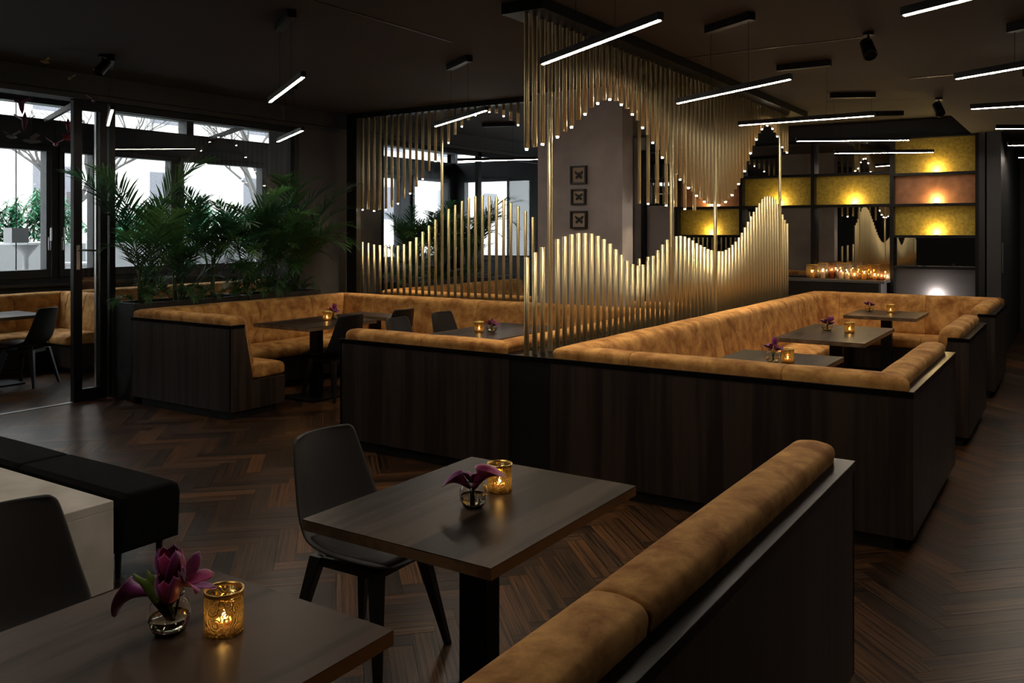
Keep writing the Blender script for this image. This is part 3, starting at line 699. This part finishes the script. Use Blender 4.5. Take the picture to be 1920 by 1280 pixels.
CH = [(pg, -2.33, 2.53, 2, 'dark grey shell chair at the table with calla lilies', 'front chairs'),
      (pg, -2.42, 1.28, -3, 'dark grey shell chair cut by the left picture edge at the tulip table', 'front chairs'),
      (pb, -6.24, 6.22, 180, 'black shell chair seen from behind at the table with the candle', 'left booth chairs'),
      (pb, -6.22, 6.98, 182, 'black shell chair at the small corner table of the left booth', 'left booth chairs'),
      (pg, -5.14, 6.22, 4, 'nearer grey shell chair at the table beside the divider', 'left booth chairs'),
      (pg, -5.16, 6.92, 2, 'farther grey shell chair at the table beside the divider', 'left booth chairs'),
      (pb, -9.50, 4.90, 208, 'black shell chair in the winter garden seen from behind', 'winter garden chairs')]
used = set()
for p, x, y, a, lab, grp in CH:
    if p in used: copy_tree(p, None, (x, y, 0), RAD(a), lab, grp)['category'] = 'chair'
    else: p.location = (x, y, 0); p.rotation_euler = (0, 0, RAD(a)); tag(p, lab, 'chair', grp); used.add(p)

# ================================================================== OTTOMAN AND CONCRETE TABLE
ot = empty('ottoman', (-3.74, 2.36, 0), label='black upholstered bench seat in two cushions behind the concrete table', cat='bench')
OT = [(.0, .14), (.0, .36), (.012, .40), (.04, .418), (.29, .418), (.32, .40), (.332, .36), (.318, .14)]
soft(MB(), OT, -.96, 0, r=.03).obj('seat_block', M_FABRIC, ot, smooth=False, bevel=.0)
soft(MB(), OT, -1.94, -.965, r=.03).obj('seat_block', M_FABRIC, ot)
soft(MB(), OT, -2.92, -1.945, r=.03).obj('seat_block', M_FABRIC, ot)
for x in (-.10, -2.8):
    for y in (.05, .27): MB().lathe([(.012, 0), (.018, .15)], 10).obj('leg', M_LEG, ot, loc=(x, y, 0))
ct = empty('concrete_table', (-3.73, 1.55, 0), label='beige concrete waterfall table at the left edge', cat='table')
MB().box(-2.4, 0, 0, .77, .37, .41).obj('table_top', M_CONC, ct, bevel=.003)
MB().box(-.04, 0, 0, .77, 0, .37).obj('side_slab', M_CONC, ct, bevel=.003)
MB().box(-2.4, -2.36, 0, .77, 0, .37).obj('side_slab', M_CONC, ct, bevel=.003)

# ================================================================== VASES, FLOWERS, CANDLES
def holder_mat():
    m, nt, b = new_mat('patterned_gold_glass'); N = nt.nodes; L = nt.links
    N.remove(b); o = N['Material Output']
    tc = N.new('ShaderNodeTexCoord'); mp = N.new('ShaderNodeMapping'); mp.inputs['Scale'].default_value = (1, 1, 1)
    L.new(tc.outputs['Object'], mp.inputs[0])
    v = N.new('ShaderNodeTexVoronoi'); v.inputs['Scale'].default_value = 48; L.new(mp.outputs[0], v.inputs['Vector'])
    w = N.new('ShaderNodeMath'); w.operation = 'MULTIPLY'; w.inputs[1].default_value = 24; L.new(v.outputs['Distance'], w.inputs[0])
    s_ = N.new('ShaderNodeMath'); s_.operation = 'SINE'; L.new(w.outputs[0], s_.inputs[0])
    g_ = N.new('ShaderNodeMath'); g_.operation = 'GREATER_THAN'; g_.inputs[1].default_value = .40; L.new(s_.outputs[0], g_.inputs[0])
    t = N.new('ShaderNodeBsdfTransparent'); t.inputs[0].default_value = (.90, .80, .56, 1)
    tr = N.new('ShaderNodeBsdfTranslucent'); tr.inputs[0].default_value = (.85, .60, .25, 1)
    gl = N.new('ShaderNodeBsdfGlossy'); gl.inputs[0].default_value = (.50, .35, .13, 1); gl.inputs['Roughness'].default_value = .22
    m1 = N.new('ShaderNodeMixShader'); m1.inputs[0].default_value = .03; L.new(t.outputs[0], m1.inputs[1]); L.new(tr.outputs[0], m1.inputs[2])
    m3 = N.new('ShaderNodeMixShader'); m3.inputs[0].default_value = .08; L.new(m1.outputs[0], m3.inputs[1]); L.new(gl.outputs[0], m3.inputs[2])
    m4 = N.new('ShaderNodeMixShader'); m4.inputs[0].default_value = .88; L.new(tr.outputs[0], m4.inputs[1]); L.new(gl.outputs[0], m4.inputs[2])
    m2 = N.new('ShaderNodeMixShader'); L.new(g_.outputs[0], m2.inputs[0]); L.new(m3.outputs[0], m2.inputs[1]); L.new(m4.outputs[0], m2.inputs[2])
    L.new(m2.outputs[0], o.inputs[0])
    return m
M_HOLD = holder_mat()
def wall_profile(pr, t):
    return pr + [(max(.0005, r - t), max(z, pr[0][1] + t * 1.5)) for r, z in pr[::-1]]
VPRO = [(.026, 0), (.036, .006), (.045, .022), (.048, .040), (.046, .056), (.039, .070), (.031, .077), (.030, .084), (.033, .088)]
VASEM = MB().lathe(wall_profile(VPRO, .0022), 28, close0=True, close1=True).mesh('bowl', M_VASE, True)
WATM = MB().lathe([(.002, .005), (.033, .0072), (.0425, .022), (.0452, .036), (.002, .0362)], 24).mesh('water', M_WATER, True)
def scallop(mb, R, Hh, n=48, lobes=8):
    rs = []
    for z, k, amp in ((.006, .96, .0), (0, .985, .0), (.004, 1.0, 1.), (.03, 1.0, .4), (Hh - .012, 1.0, 0), (Hh, 1.01, 0), (Hh, .955, 0), (.012, .93, 0)):
        rs.append([((R * k) * cos(2 * pi * i / n), (R * k) * sin(2 * pi * i / n), z + amp * .004 * abs(sin(lobes * pi * i / n))) for i in range(n)])
    return mb.rings(rs)
HOLDM = scallop(MB(), .043, .094).mesh('cup', M_HOLD, True)
RIMM = MB().lathe([(.0435, .088), (.0445, .096), (.0415, .097), (.0405, .088)], 32, close0=False, close1=False).mesh('rim', M_RIM, True)
WAXM = MB().lathe([(.019, 0), (.0195, .014), (.017, .0145), (.001, .013)], 18).mesh('wax', M_WAX, True)
FLAMEM = MB().lathe([(.0006, 0), (.0035, .004), (.0042, .009), (.0028, .015), (.0004, .021)], 10).mesh('flame', M_FLAME, True)
def inst(name, me, parent, loc=(0, 0, 0), rotv=None, scale=1.):
    o = bpy.data.objects.new(name, me); C.objects.link(o); o.parent = parent; o.location = loc
    if rotv: o.rotation_euler = rotv
    if scale != 1: o.scale = (scale,) * 3
    return o
def tealight(x, y, z, where, w=.22):
    t = empty('tealight', (x, y, z), label='lit tealight inside the candle holder ' + where, cat='candle', group='tealights in holders')
    inst('wax', WAXM, t); inst('flame', FLAMEM, t, (0, 0, .015))
    l = bpy.data.lights.new('candle_glow', 'POINT'); l.energy = w * .6; l.color = (1, .62, .28); l.shadow_soft_size = .008
    o = bpy.data.objects.new('candle_glow', l); C.objects.link(o); o.parent = t; o.location = (0, 0, .032)
def candle(x, y, where, z=.75, w=.22):
    t = empty('candle_holder', (x, y, z), random.random() * 3, 'patterned gold glass candle holder ' + where, 'candle holder', 'gold glass candle holders')
    inst('cup', HOLDM, t); inst('rim', RIMM, t)
    tealight(x, y, z + .0125, where, w)
def vase(x, y, where, z=.75):
    t = empty('vase', (x, y, z), 0, 'small round clear glass vase ' + where, 'vase', 'round glass vases')
    inst('bowl', VASEM, t); inst('water', WATM, t)
def petal_mesh(name, mat, L, Wd, r0, r1, r2, tip):
    """tulip petal: cupped surface; radius at base, belly, mouth"""
    nt_, nw = 8, 6; vs = []; fs = []
    for j in range(nt_ + 1):
        t = j / nt_; r = (1 - t) ** 2 * r0 + 2 * t * (1 - t) * r1 + t * t * r2
        w = Wd * (sin(pi * min(1, .10 + .82 * t)) ** .8) * (1 if t < .9 else .75); zz = L * t + tip * t ** 4
        if j == nt_: w *= .25
        for i in range(nw + 1):
            s_ = -1 + 2 * i / nw; a = s_ * w / max(r, .008)
            vs.append((r * cos(a), r * sin(a), zz - abs(s_) * .004 * t))
    n = nw + 1
    for j in range(nt_):
        for i in range(nw): fs.append((j * n + i, j * n + i + 1, (j + 1) * n + i + 1, (j + 1) * n + i))
    m_ = MB().add(vs, fs).mesh(name, mat, True)
    return m_
PT = [petal_mesh('petal', M_PETALP, .062, .018, .005, .034, .016, 0), petal_mesh('petal', M_PETAL, .060, .018, .004, .031, .018, 0)]
PO = [petal_mesh('petal', M_PETALP, .060, .015, .004, .030, .050, -.012), petal_mesh('petal', M_PETAL, .058, .014, .004, .026, .056, -.02)]
def thick(o, t=.0012):
    m = o.modifiers.new('thick', 'SOLIDIFY'); m.thickness = t; m.offset = 0; return o
def calla_mesh():
    """one sheet rolled into a funnel with a flared, pointed lip"""
    n, k = 30, 9; rs = []
    for j in range(k + 1):
        t = j / k; ring = []
        for i in range(n):
            a = 2 * pi * i / n; lip = .5 + .5 * cos(a)
            r = .006 + .010 * t + .024 * t ** 3 * (.45 + .55 * lip) + (.020 * lip ** 6 * t ** 5)
            z = .070 * t + .012 * t * t * lip - .016 * t ** 5 * (1 - lip) - .010 * t ** 6 * lip ** 4
            ring.append((r * cos(a), r * sin(a), z))
        rs.append(ring)
    return MB().rings(rs, True, False)
CALLA = [calla_mesh().mesh('bloom', M_PETAL, True), calla_mesh().mesh('bloom', M_PETALP, True)]
def flower(kind, base, top, tilt, rz, label, group, var=0, sc_=1.):
    """stem from base (in the vase) to top; bloom at top"""
    f = empty('tulip' if kind != 'calla' else 'calla_lily', base, 0, label, 'flower', group)
    d = Vector(top) - Vector(base); mid = d * .5 + Vector((0, 0, .012))
    MB().tube([(0, 0, 0), tuple(d * .25 + Vector((0, 0, .006))), tuple(mid), tuple(d)], .0028 * sc_, 6).obj('stem', M_GREEN, f, smooth=True)
    R_ = Matrix.Rotation(rz, 4, 'Z') @ Matrix.Rotation(tilt, 4, 'Y')
    def put(o, extra=0.):
        o.matrix_local = Matrix.Translation(d - (R_.to_3x3() @ Vector((0, 0, .004)))) @ R_ @ Matrix.Rotation(extra, 4, 'Z') @ Matrix.Scale(sc_, 4)
    if kind == 'calla':
        o = inst('bloom', CALLA[var % 2], f); thick(o); put(o)
        o = MB().lathe([(.001, .01), (.0032, .014), (.0030, .040), (.001, .046)], 8).obj('spadix', M_OCHRE, f, smooth=True); put(o)
    else:
        for i in range(6):
            src = (PT if kind == 'tulip' else PO)[(var + i) % 2]
            o = thick(inst('petal', src, f)); put(o, i * pi / 3)
    return f
def leaf_blade(parent, pts, w, mat):
    mb = MB(); vs = []; fs = []
    for j, p in enumerate(pts):
        t = j / (len(pts) - 1); ww = w * sin(pi * (.18 + .80 * t))
        for s_ in (-1, 0, 1): vs.append((p[0] + s_ * ww * .85, p[1] + s_ * ww * .5, p[2] + abs(s_) * ww * .4))
    for j in range(len(pts) - 1):
        for i in range(2): fs.append((j * 3 + i, j * 3 + i + 1, j * 3 + 4 + i, j * 3 + 3 + i))
    o = mb.add(vs, fs).obj('leaf', mat, parent, smooth=True); thick(o, .002); return o
# foreground table with tulips
vx, vy = -1.714, 1.20
RV = Vector((cos(TH), sin(TH), 0)); FV = Vector((-sin(TH), cos(TH), 0))     # room directions along and away from the table diagonal
vase(vx, vy, 'holding dark purple tulips on the front left table')
candle(-1.615, 1.27, 'beside the tulips on the front left table', w=.25)
def off(a, b, c): return tuple(Vector((vx, vy, .75)) + RV * a + FV * b + Vector((0, 0, c)))
f = flower('tulip', off(.004, 0, .03), off(-.008, .012, .108), RAD(4), 0, 'upright dark purple tulip, tallest in the front vase', 'tulips of the front vase', 0, 1.35)
f2 = flower('tulip', off(.008, -.004, .03), off(.006, -.012, .072), RAD(12), TH - pi / 2, 'dark purple tulip bending towards the viewer in the front vase', 'tulips of the front vase', 1, 1.25)
f3 = flower('calla', off(-.004, 0, .03), off(-.040, .0, .088), RAD(82), TH + pi, 'violet calla lily hanging over the left rim of the front vase', 'tulips of the front vase', 1, 1.05)
f4 = flower('open', off(.01, .002, .03), off(.028, .01, .105), RAD(48), TH, 'dark purple flower with a pointed petal leaning right in the front vase', 'tulips of the front vase', 0, 1.15)
leaf_blade(f, [(.014, -.010, .0), (.0, -.032, .045), (-.024, -.048, .085), (-.046, -.064, .112)], .019, M_GREEN)
leaf_blade(f, [(.010, -.008, .01), (.002, -.026, .05), (-.014, -.036, .088), (-.024, -.044, .118)], .017, M_GREEN)
# second table with callas
vx, vy = -1.667, 2.30
vase(vx, vy, 'holding magenta calla lilies on the second table')
candle(-1.69, 2.485, 'behind the calla lilies on the second table', w=.25)
flower('calla', off(.0, 0, .012), off(.0, 0, .060), RAD(30), TH, 'magenta calla lily with a pointed lip opening to the right', 'calla lilies of the second table', 0, 1.2)
flower('calla', off(-.006, 0, .012), off(-.014, -.006, .064), RAD(48), TH + pi, 'dark purple calla lily leaning left in the second vase', 'calla lilies of the second table', 1, 1.0)
flower('open', off(-.004, .01, .012), off(-.006, .016, .076), RAD(14), TH + 2, 'purple flower at the back of the second vase', 'calla lilies of the second table', 0, .8)
# booth tables
for (wh, x, y, cx_, cy_, hgt, tl) in (('on the nearest right booth table', -1.775, 5.95, -1.69, 6.0, .10, 1), ('on the middle right booth table', -1.945, 8.17, -1.728, 8.07, .07, 1),
                                 ('on the farthest right booth table', -2.007, 10.36, -1.772, 10.30, .08, 0), ('on the planter banquette table', -6.44, 6.42, -6.385, 6.28, .085, 1),
                                 ('on the table beside the divider', -4.44, 6.40, -4.506, 6.30, .07, 0), ('on the table beyond the rod screen', -6.0, 10.1, -5.9, 10.0, .08, 0)):
    vx, vy = x, y
    vase(x, y, wh); candle(cx_, cy_, wh)
    if tl: flower('tulip', off(0, 0, .02), off(.01, .0, hgt + .02), RAD(6 if hgt > .08 else 60), TH, 'violet tulip standing highest in the vase ' + wh, 'flowers on booth tables', 0, 1.0)
    flower('open', off(0, 0, .02), off(-.012, .0, hgt - .004), RAD(25), TH + 2.6, 'pink open flower on the left in the vase ' + wh, 'flowers on booth tables', 1, 1.0)
    flower('open', off(.003, 0, .02), off(.016, -.008, hgt - .012), RAD(38), TH - .5, 'pink open flower on the right in the vase ' + wh, 'flowers on booth tables', 1, .95)

# lanterns and candles on the counter
def pillar_candle(x, y, z, r, h, label, w=.25):
    t = empty('pillar_candle', (x, y, z), 0, label, 'candle', 'candles on the counter')
    MB().lathe([(r, 0), (r, h - .004), (r * .9, h), (.004, h - .003)], 18).obj('wax', M_WAX, t, smooth=False)
    MB().tube([(0, 0, h - .004), (0, 0, h + .006)], .001, 4).obj('wick', M_BLACK, t)
    inst('flame', FLAMEM, t, (0, 0, h + .003), scale=1.1)
    l = bpy.data.lights.new('candle_glow', 'POINT'); l.energy = w * 1.3; l.color = (1, .68, .36); l.shadow_soft_size = .01
    o = bpy.data.objects.new('candle_glow', l); C.objects.link(o); o.parent = t; o.location = (0, 0, h + .02)
def lantern(px, wpx, hpx, y, mat, label, rim=True):
    """px: where along the counter the photograph shows it"""
    R0 = (px - 960) / 1622; D_ = y / (R0 * sin(TH) + cos(TH)); x = (R0 * cos(TH) - sin(TH)) * D_
    r = wpx / 1622 * D_ / 2; h = hpx / 1622 * D_
    t = empty('candle_lantern', (x, y, 1.0), 0, label, 'lantern', 'lanterns on the counter')
    MB().lathe(wall_profile([(r * .96, 0), (r, .006), (r, h * .5), (r, h)], .003), 28).obj('glass_cylinder', mat, t, smooth=False)
    if rim: MB().lathe([(r * 1.01, h - .006), (r * 1.02, h + .002), (r * .95, h + .003), (r * .94, h - .006)], 28, close0=False, close1=False).obj('rim', M_RIM, t)
    return x, y, r, h
for (px, wp, hp, y, mat, lab, cnd) in ((1523, 22, 25, 12.42, M_AMBER, 'squat amber glass lantern at the left end of the counter', [(0, .4)]),
                                  (1543, 19, 29, 12.36, M_CLEAR, 'clear glass lantern with one thick cream candle', [(0, .42)]),
                                  (1560, 12, 28, 12.48, M_SMOKE, 'narrow smoky glass lantern behind the clear ones', [(0, .5)]),
                                  (1583, 28, 30, 12.38, M_CLEAR, 'largest clear glass lantern with two cream candles', [(-.4, .42), (.4, .36)]),
                                  (1602, 13, 20, 12.30, M_AMBER, 'small amber glass with a low candle in front of the big lanterns', [(0, .35)]),
                                  (1620, 24, 26, 12.40, M_AMBER, 'broad amber glass lantern with gold rim', [(0, .4)]),
                                  (1640, 15, 28, 12.36, M_AMBER, 'tall amber brown glass lantern right of the broad one', [(0, .25)]),
                                  (1653, 11, 20, 12.34, M_SMOKE, 'small dark brown glass near the right end of the counter', [(0, .3)]),
                                  (1664, 9, 15, 12.36, M_CLEAR, 'smallest pale glass at the right end of the counter', [(0, .3)])):
    x, y, r, h = lantern(px, wp, hp, y, mat, lab, mat is not M_SMOKE)
    for k, (dx, fh) in enumerate(cnd):
        pillar_candle(x + dx * r, y, 1.0 + .006, min(.03, r * (.42 if len(cnd) > 1 else .5)), h * fh, ('left ' if dx < 0 else 'right ' if dx > 0 else '') + 'cream candle burning in the ' + lab.split(' with')[0].split(' at ')[0].split(' near')[0].split(' behind')[0], .25)

# ================================================================== PLANTERS AND PALMS
def planter(y0, y1, label):
    p = empty('planter_box', (-7.87, y0, 0), 0, label, 'planter', 'dark planters')
    Lp = y1 - y0
    for (a, b, c_, d_) in ((-.21, -.19, 0, Lp), (.185, .205, 0, Lp), (-.19, .185, 0, .02), (-.19, .185, Lp - .02, Lp)):
        MB().box(a, b, c_, d_, 0, .95).obj('side_wall', M_PLANTER, p, bevel=.002)
    MB().box(-.19, .185, .02, Lp - .02, .8, .90).obj('soil', M_SOIL, p)
planter(5.0, 6.35, 'near dark planter box with palms beside the left booth')
planter(6.36, 7.44, 'farther dark planter box with palms next to the pillar')
planter(9.0, 11.6, 'planter box with palms beyond the shorter rod screen')
def frond_mesh(mat, L, droop, nl, ll, seed):
    rnd = random.Random(seed); mb = MB(); N_ = 14
    pts = [Vector((0, 0, 0))]; el = RAD(78)
    for k in range(N_):
        el -= RAD(droop) * (k / N_) ** 1.1 * 2 / N_; pts.append(pts[-1] + Vector((cos(el), 0, sin(el))) * L / N_)
    def at(t):
        q = t * N_; i = min(int(q), N_ - 1); return pts[i].lerp(pts[i + 1], q - i), (pts[i + 1] - pts[i]).normalized()
    mb.tube([tuple(p) for p in pts], [.006 * (1 - .8 * k / N_) + .0006 for k in range(N_ + 1)], 5)
    for k in range(nl):
        t = .28 + .72 * (k + .5) / nl; p, d = at(t); s0 = sin(pi * (.22 + .70 * (k + .5) / nl)) ** .7
        for sd in (-1, 1):
            lat = Vector((0, sd, 0)); up = d.cross(lat) * sd
            if up.z < 0: up = -up
            a = RAD(46 - 26 * (t - .28) + rnd.uniform(-7, 7)); le = ll * s0 * rnd.uniform(.85, 1.1)
            v = (d * cos(a) + lat * sin(a) + up * rnd.uniform(.05, .30)).normalized(); w_ = (d * sin(a) - lat * cos(a)).normalized() * .0085 * (.7 + .3 * s0)
            q = p.copy(); vs = []; fs = []
            for j, wd in enumerate((.45, 1., .8, .04)):
                vs += [q + w_ * wd, q - w_ * wd]
                v = (v + Vector((0, 0, -.07 - .05 * j))).normalized(); q = q + v * le / 3
            mb.add(vs, [(0, 1, 3, 2), (2, 3, 5, 4), (4, 5, 7, 6)])
    return mb.mesh('frond', mat, False)
FR = [frond_mesh(M_LEAFD if k % 3 == 0 else M_LEAF, L, dr, nl, ll, k) for k, (L, dr, nl, ll) in enumerate(((1.05, 95, 30, .30), (1.15, 70, 32, .30), (.90, 120, 28, .27), (1.20, 55, 30, .30), (.75, 130, 24, .24), (1.0, 85, 30, .28)))]
def palm(x, y, h, nf, label, seed, z=.90, grp='kentia palms in the planters'):
    rnd = random.Random(seed); p = empty('palm', (x, y, z), 0, label, 'palm', grp)
    for k in range(4):
        a = rnd.uniform(0, 6.28); MB().tube([(0.03 * cos(a), .03 * sin(a), -.01), (.04 * cos(a), .04 * sin(a), .20 * h), (.05 * cos(a), .05 * sin(a), .42 * h)], [.012, .010, .007], 6).obj('stem', M_STEM, p, smooth=True)
    for k in range(nf):
        a = k * 2.39996 + rnd.uniform(-.3, .3)
        if cos(a) < -.12: a = pi - a
        # lean away from the wall / glass side a bit less
        o = inst('frond', FR[rnd.randrange(len(FR))], p, (.04 * cos(a), .04 * sin(a), rnd.uniform(.02, .40) * h))
        o.rotation_euler = (0, RAD(rnd.uniform(-6, 22)), a); s_ = h * rnd.uniform(.55, 1.0); o.scale = (s_, s_, s_)
    for k in range(9):
        a = k * 2.39996 + rnd.uniform(-.4, .4)
        if cos(a) < -.12: a = pi - a
        o = inst('frond', FR[rnd.choice((2, 4, 4, 5))], p, (.05 * cos(a), .07 * sin(a), .0)); o.rotation_euler = (0, RAD(rnd.uniform(5, 38)), a); s_ = rnd.uniform(.35, .6); o.scale = (s_, s_, s_)
PN = ['tall palm at the near end of the planter beside the glass door', 'bushy palm second from the near end of the planter', 'palm in the middle of the near planter box', 'palm at the seam between the two planter boxes', 'palm second from the pillar in the farther planter box', 'dense palm right beside the dark pillar']
for k, (y, h, nf) in enumerate(((5.20, 1.22, 13), (5.60, 1.05, 14), (6.0, 1.12, 13), (6.46, 1.05, 14), (6.84, 1.1, 15), (7.2, 1.2, 20))): palm(-7.86, y, h, nf, PN[k], 20 + k)
for k, (y, h, nf, n_) in enumerate(((9.3, 1.05, 24, 'palm nearest to the pillar beyond the rod screen'), (9.95, 1.1, 24, 'palm in the middle of the planter beyond the rod screen'), (10.7, 1.2, 24, 'tall palm at the far end of the planter beyond the rod screen'))): palm(-7.86, y, h, nf, n_, 40 + k)

# ================================================================== HANGING PAPER ORNAMENTS
def ornament(px, py, X, mat, kind, size, ang, label):
    R0 = (px - 960) / 1622; dx, dy, dz = R0 * cos(TH) - sin(TH), R0 * sin(TH) + cos(TH), -(py - 434) / 1622
    t = X / dx; y, z = dy * t, 1.65 + dz * t
    o = empty('hanging_ornament', (X, y, z), RAD(ang), label, 'ornament', 'hanging paper ornaments')
    s_ = size
    MB().lathe([(.001, -.5 * s_), (.10 * s_, -.25 * s_), (.14 * s_, .05 * s_), (.07 * s_, .35 * s_), (.001, .5 * s_)], 10).obj('body', mat, o, smooth=True).rotation_euler = (RAD(90 if kind else 8), 0, 0)
    for sd in (-1, 1):
        w = MB().prism([(0, .0), (sd * .5 * s_, .22 * s_), (sd * .62 * s_, -.05 * s_), (sd * .25 * s_, -.22 * s_)][::sd], 'z', -.002, .002).obj('wing', mat, o); w.rotation_euler = (0, RAD(-35 * sd), 0)
    zt = (3.34 if X < -8.3 else ZC) - z
    MB().tube([(0, 0, 0), (0, 0, zt)], .0012, 4).obj('string', M_BLACKM, o)
for a in ((40, 196, -8.9, M_PLUM, 0, .20, 20, 'plum red paper bird hanging highest at the left edge'), (46, 228, -8.9, M_PLUM, 0, .20, 80, 'plum paper drop hanging below the highest bird'),
          (128, 236, -8.8, M_RED, 0, .16, 40, 'slim red paper bird hanging near the door post'), (128, 260, -8.8, M_RED, 1, .16, 10, 'round red paper ornament just below the slim red bird'),
          (104, 270, -8.9, M_RED, 1, .18, 60, 'flat red paper bird hanging lowest in the middle'), (60, 264, -9.0, M_ASH, 1, .20, 0, 'grey paper bird hanging left of the flat red bird'),
          (22, 256, -9.0, M_ASH, 1, .18, 30, 'grey paper bird hanging nearest the left edge'), (84, 116, -7.4, M_OCHRE, 1, .10, 10, 'ochre paper bird high under the dark ceiling'),
          (130, 147, -7.4, M_OCHRE, 1, .10, 50, 'ochre paper bird in front of the header beam'), (176, 188, -7.7, M_PLUM, 1, .14, 70, 'pink paper bird hanging beside the top of the door post')):
    ornament(*a)

# ================================================================== TERRACE OUTSIDE
struct(MB().box(-60, XF - .25, -25, 45, -.3, .72).obj('terrace_ground', M_GREYG))
def garden_box(x, y, lx, ly, h, label, z=0.):
    p = empty('garden_planter', (x, y, .72), 0, label, 'planter', 'grey garden planters')
    for (a, b, c_, d_) in ((0, .03, 0, ly), (lx - .03, lx, 0, ly), (.03, lx - .03, 0, .03), (.03, lx - .03, ly - .03, ly)): MB().box(a, b, c_, d_, 0, h).obj('side_wall', M_GREYG, p)
    MB().box(.03, lx - .03, .03, ly - .03, 0, h - .05).obj('soil', M_SOIL, p)
garden_box(-15.6, 6.2, .6, 2.6, .72, 'long grey planter on the terrace behind the winter garden window')
garden_box(-15.6, 9.2, .6, 2.6, .72, 'long grey planter on the terrace behind the palms')
garden_box(-15.6, 12.2, .6, 3.4, .72, 'long grey planter at the far end of the terrace')
garden_box(-13.6, 9.6, .6, 1.0, .62, 'short grey planter on the terrace nearer to the windows')
tag(MB().box(-12.1, -11.88, 5.94, 6.16, 1.50, 1.70).obj('lantern_box', M_GREYG), 'grey cube lantern hanging on a rod outside the window', 'lantern')
MB().tube([(-11.99, 6.05, .72), (-11.99, 6.05, 3.9)], .008, 6).obj('rod', M_BLACKM, bpy.data.objects['lantern_box'])
gt = empty('garden_table', (-13.1, 6.75, .72), label='white garden table with curved leg outside the window', cat='table')
MB().lathe([(.50, .74), (.50, .77)], 28).obj('table_top', M_WHITEP, gt)
MB().lathe([(.28, 0), (.05, .10), (.04, .55), (.18, .74)], 16).obj('pedestal', M_WHITEP, gt, smooth=True)
def gchair(x, y, rz, label):
    c = empty('garden_chair', (x, y, .72), RAD(rz), label, 'chair', 'white garden chairs')
    MB().box(-.25, .25, -.25, .25, .40, .46).obj('seat', M_WHITEP, c, bevel=.02); MB().box(-.27, -.21, -.25, .25, .46, .80).obj('backrest', M_WHITEP, c, bevel=.02)
    for sx in (-1, 1):
        for sy in (-1, 1): MB().tube([(sx * .22, sy * .22, 0), (sx * .2, sy * .2, .4)], .018, 6).obj('leg', M_WHITEP, c)
gchair(-13.2, 6.0, 100, 'white garden chair left of the white garden table'); gchair(-12.9, 7.55, -80, 'white garden chair right of the white garden table')
def bamboo(x, y, h, seed, label):
    rnd = random.Random(seed); p = empty('bamboo_shrub', (x, y, 1.38), 0, label, 'shrub', 'bamboo shrubs on the terrace'); mb = MB(); st = MB()
    for k in range(30):
        a, r = rnd.uniform(0, 6.28), rnd.uniform(0, .32); bx, by = r * cos(a), r * 1.6 * sin(a); lx, ly = rnd.uniform(-.3, .3), rnd.uniform(-.4, .4); hh = h * rnd.uniform(.6, 1)
        st.tube([(bx, by, 0), (bx + lx * .5, by + ly * .5, hh * .6), (bx + lx, by + ly, hh)], .006, 4)
        for m_ in range(90):
            t = rnd.uniform(.15, 1); c_ = Vector((bx + lx * t, by + ly * t, hh * t)); an = rnd.uniform(0, 6.28); d = Vector((cos(an), sin(an), rnd.uniform(-.8, .3))).normalized() * rnd.uniform(.12, .26); w_ = d.cross(Vector((0, 0, 1))).normalized() * .016
            mb.add([c_, c_ + d * .4 + w_, c_ + d, c_ + d * .4 - w_], [(0, 1, 2, 3)])
    mb.obj('foliage', M_BAMBOO, p)['kind'] = 'stuff'; st.obj('cane', M_STEM, p)
BN = ['first', 'second', 'third', 'fourth', 'fifth', 'sixth', 'seventh', 'eighth', 'ninth']
for k, y in enumerate((6.6, 7.4, 8.3, 9.6, 10.4, 11.3, 12.7, 13.7, 14.8)): bamboo(-15.3, y, .75 + .14 * (k % 3), 60 + k, '%s green bamboo shrub from the left outside the windows' % BN[k])
def tree(x, y, h, seed, label):
    rnd = random.Random(seed); p = empty('bare_tree', (x, y, .72), 0, label, 'tree', 'bare trees outside'); tr = MB(); br = MB()
    def grow(mb, a, d, L, r, dep):
        b = a + d * L; mid = a.lerp(b, .5) + Vector((rnd.uniform(-1, 1), rnd.uniform(-1, 1), 0)) * L * .06
        mb.tube([a, mid, b], [r, r * .85, r * .68], 6 if dep > 3 else 4)
        if dep == 0: return
        for _ in range(3 if dep > 1 else 2):
            nd = (d + Vector((rnd.uniform(-.8, .8), rnd.uniform(-.8, .8), rnd.uniform(-.15, .5)))).normalized()
            grow(br, a.lerp(b, rnd.uniform(.55, 1)), nd, L * rnd.uniform(.6, .78), r * .62, dep - 1)
    grow(tr, Vector((0, 0, 0)), Vector((rnd.uniform(-.1, .1), rnd.uniform(-.1, .1), 1)).normalized(), h * .34, .09, 5)
    tr.obj('trunk', M_BARK, p); br.obj('branches', M_BARK, p)
tree(-18.5, 7.3, 6.5, 3, 'bare tree with forked branches outside the leftmost window'); tree(-20, 11.2, 5.5, 5, 'bare tree outside the middle window'); tree(-18, 15.5, 5.5, 9, 'bare tree outside the window right of the middle'); tree(-21, 20.5, 6, 12, 'bare tree farthest to the right outside')
bd = empty('apartment_building', (-27, 0, .72), label='pale rendered building across the street behind the bare trees', cat='building')
MB().box(-6, 0, -18, 42, 0, 12).obj('wall', M_BUILD, bd)
for y in range(-14, 40, 4):
    for z in (1.4, 4.6, 7.8):
        w = MB().box(-.02, .05, y, y + 1.5, z, z + 1.7).obj('window', M_WHITEP, bd); MB().box(.05, .06, y + .1, y + 1.4, z + .1, z + 1.6).obj('window_pane', M_ASH, w)
for z in (4.0, 7.2): MB().box(0, .12, -18, 42, z, z + .15).obj('cornice', M_WHITEP, bd)
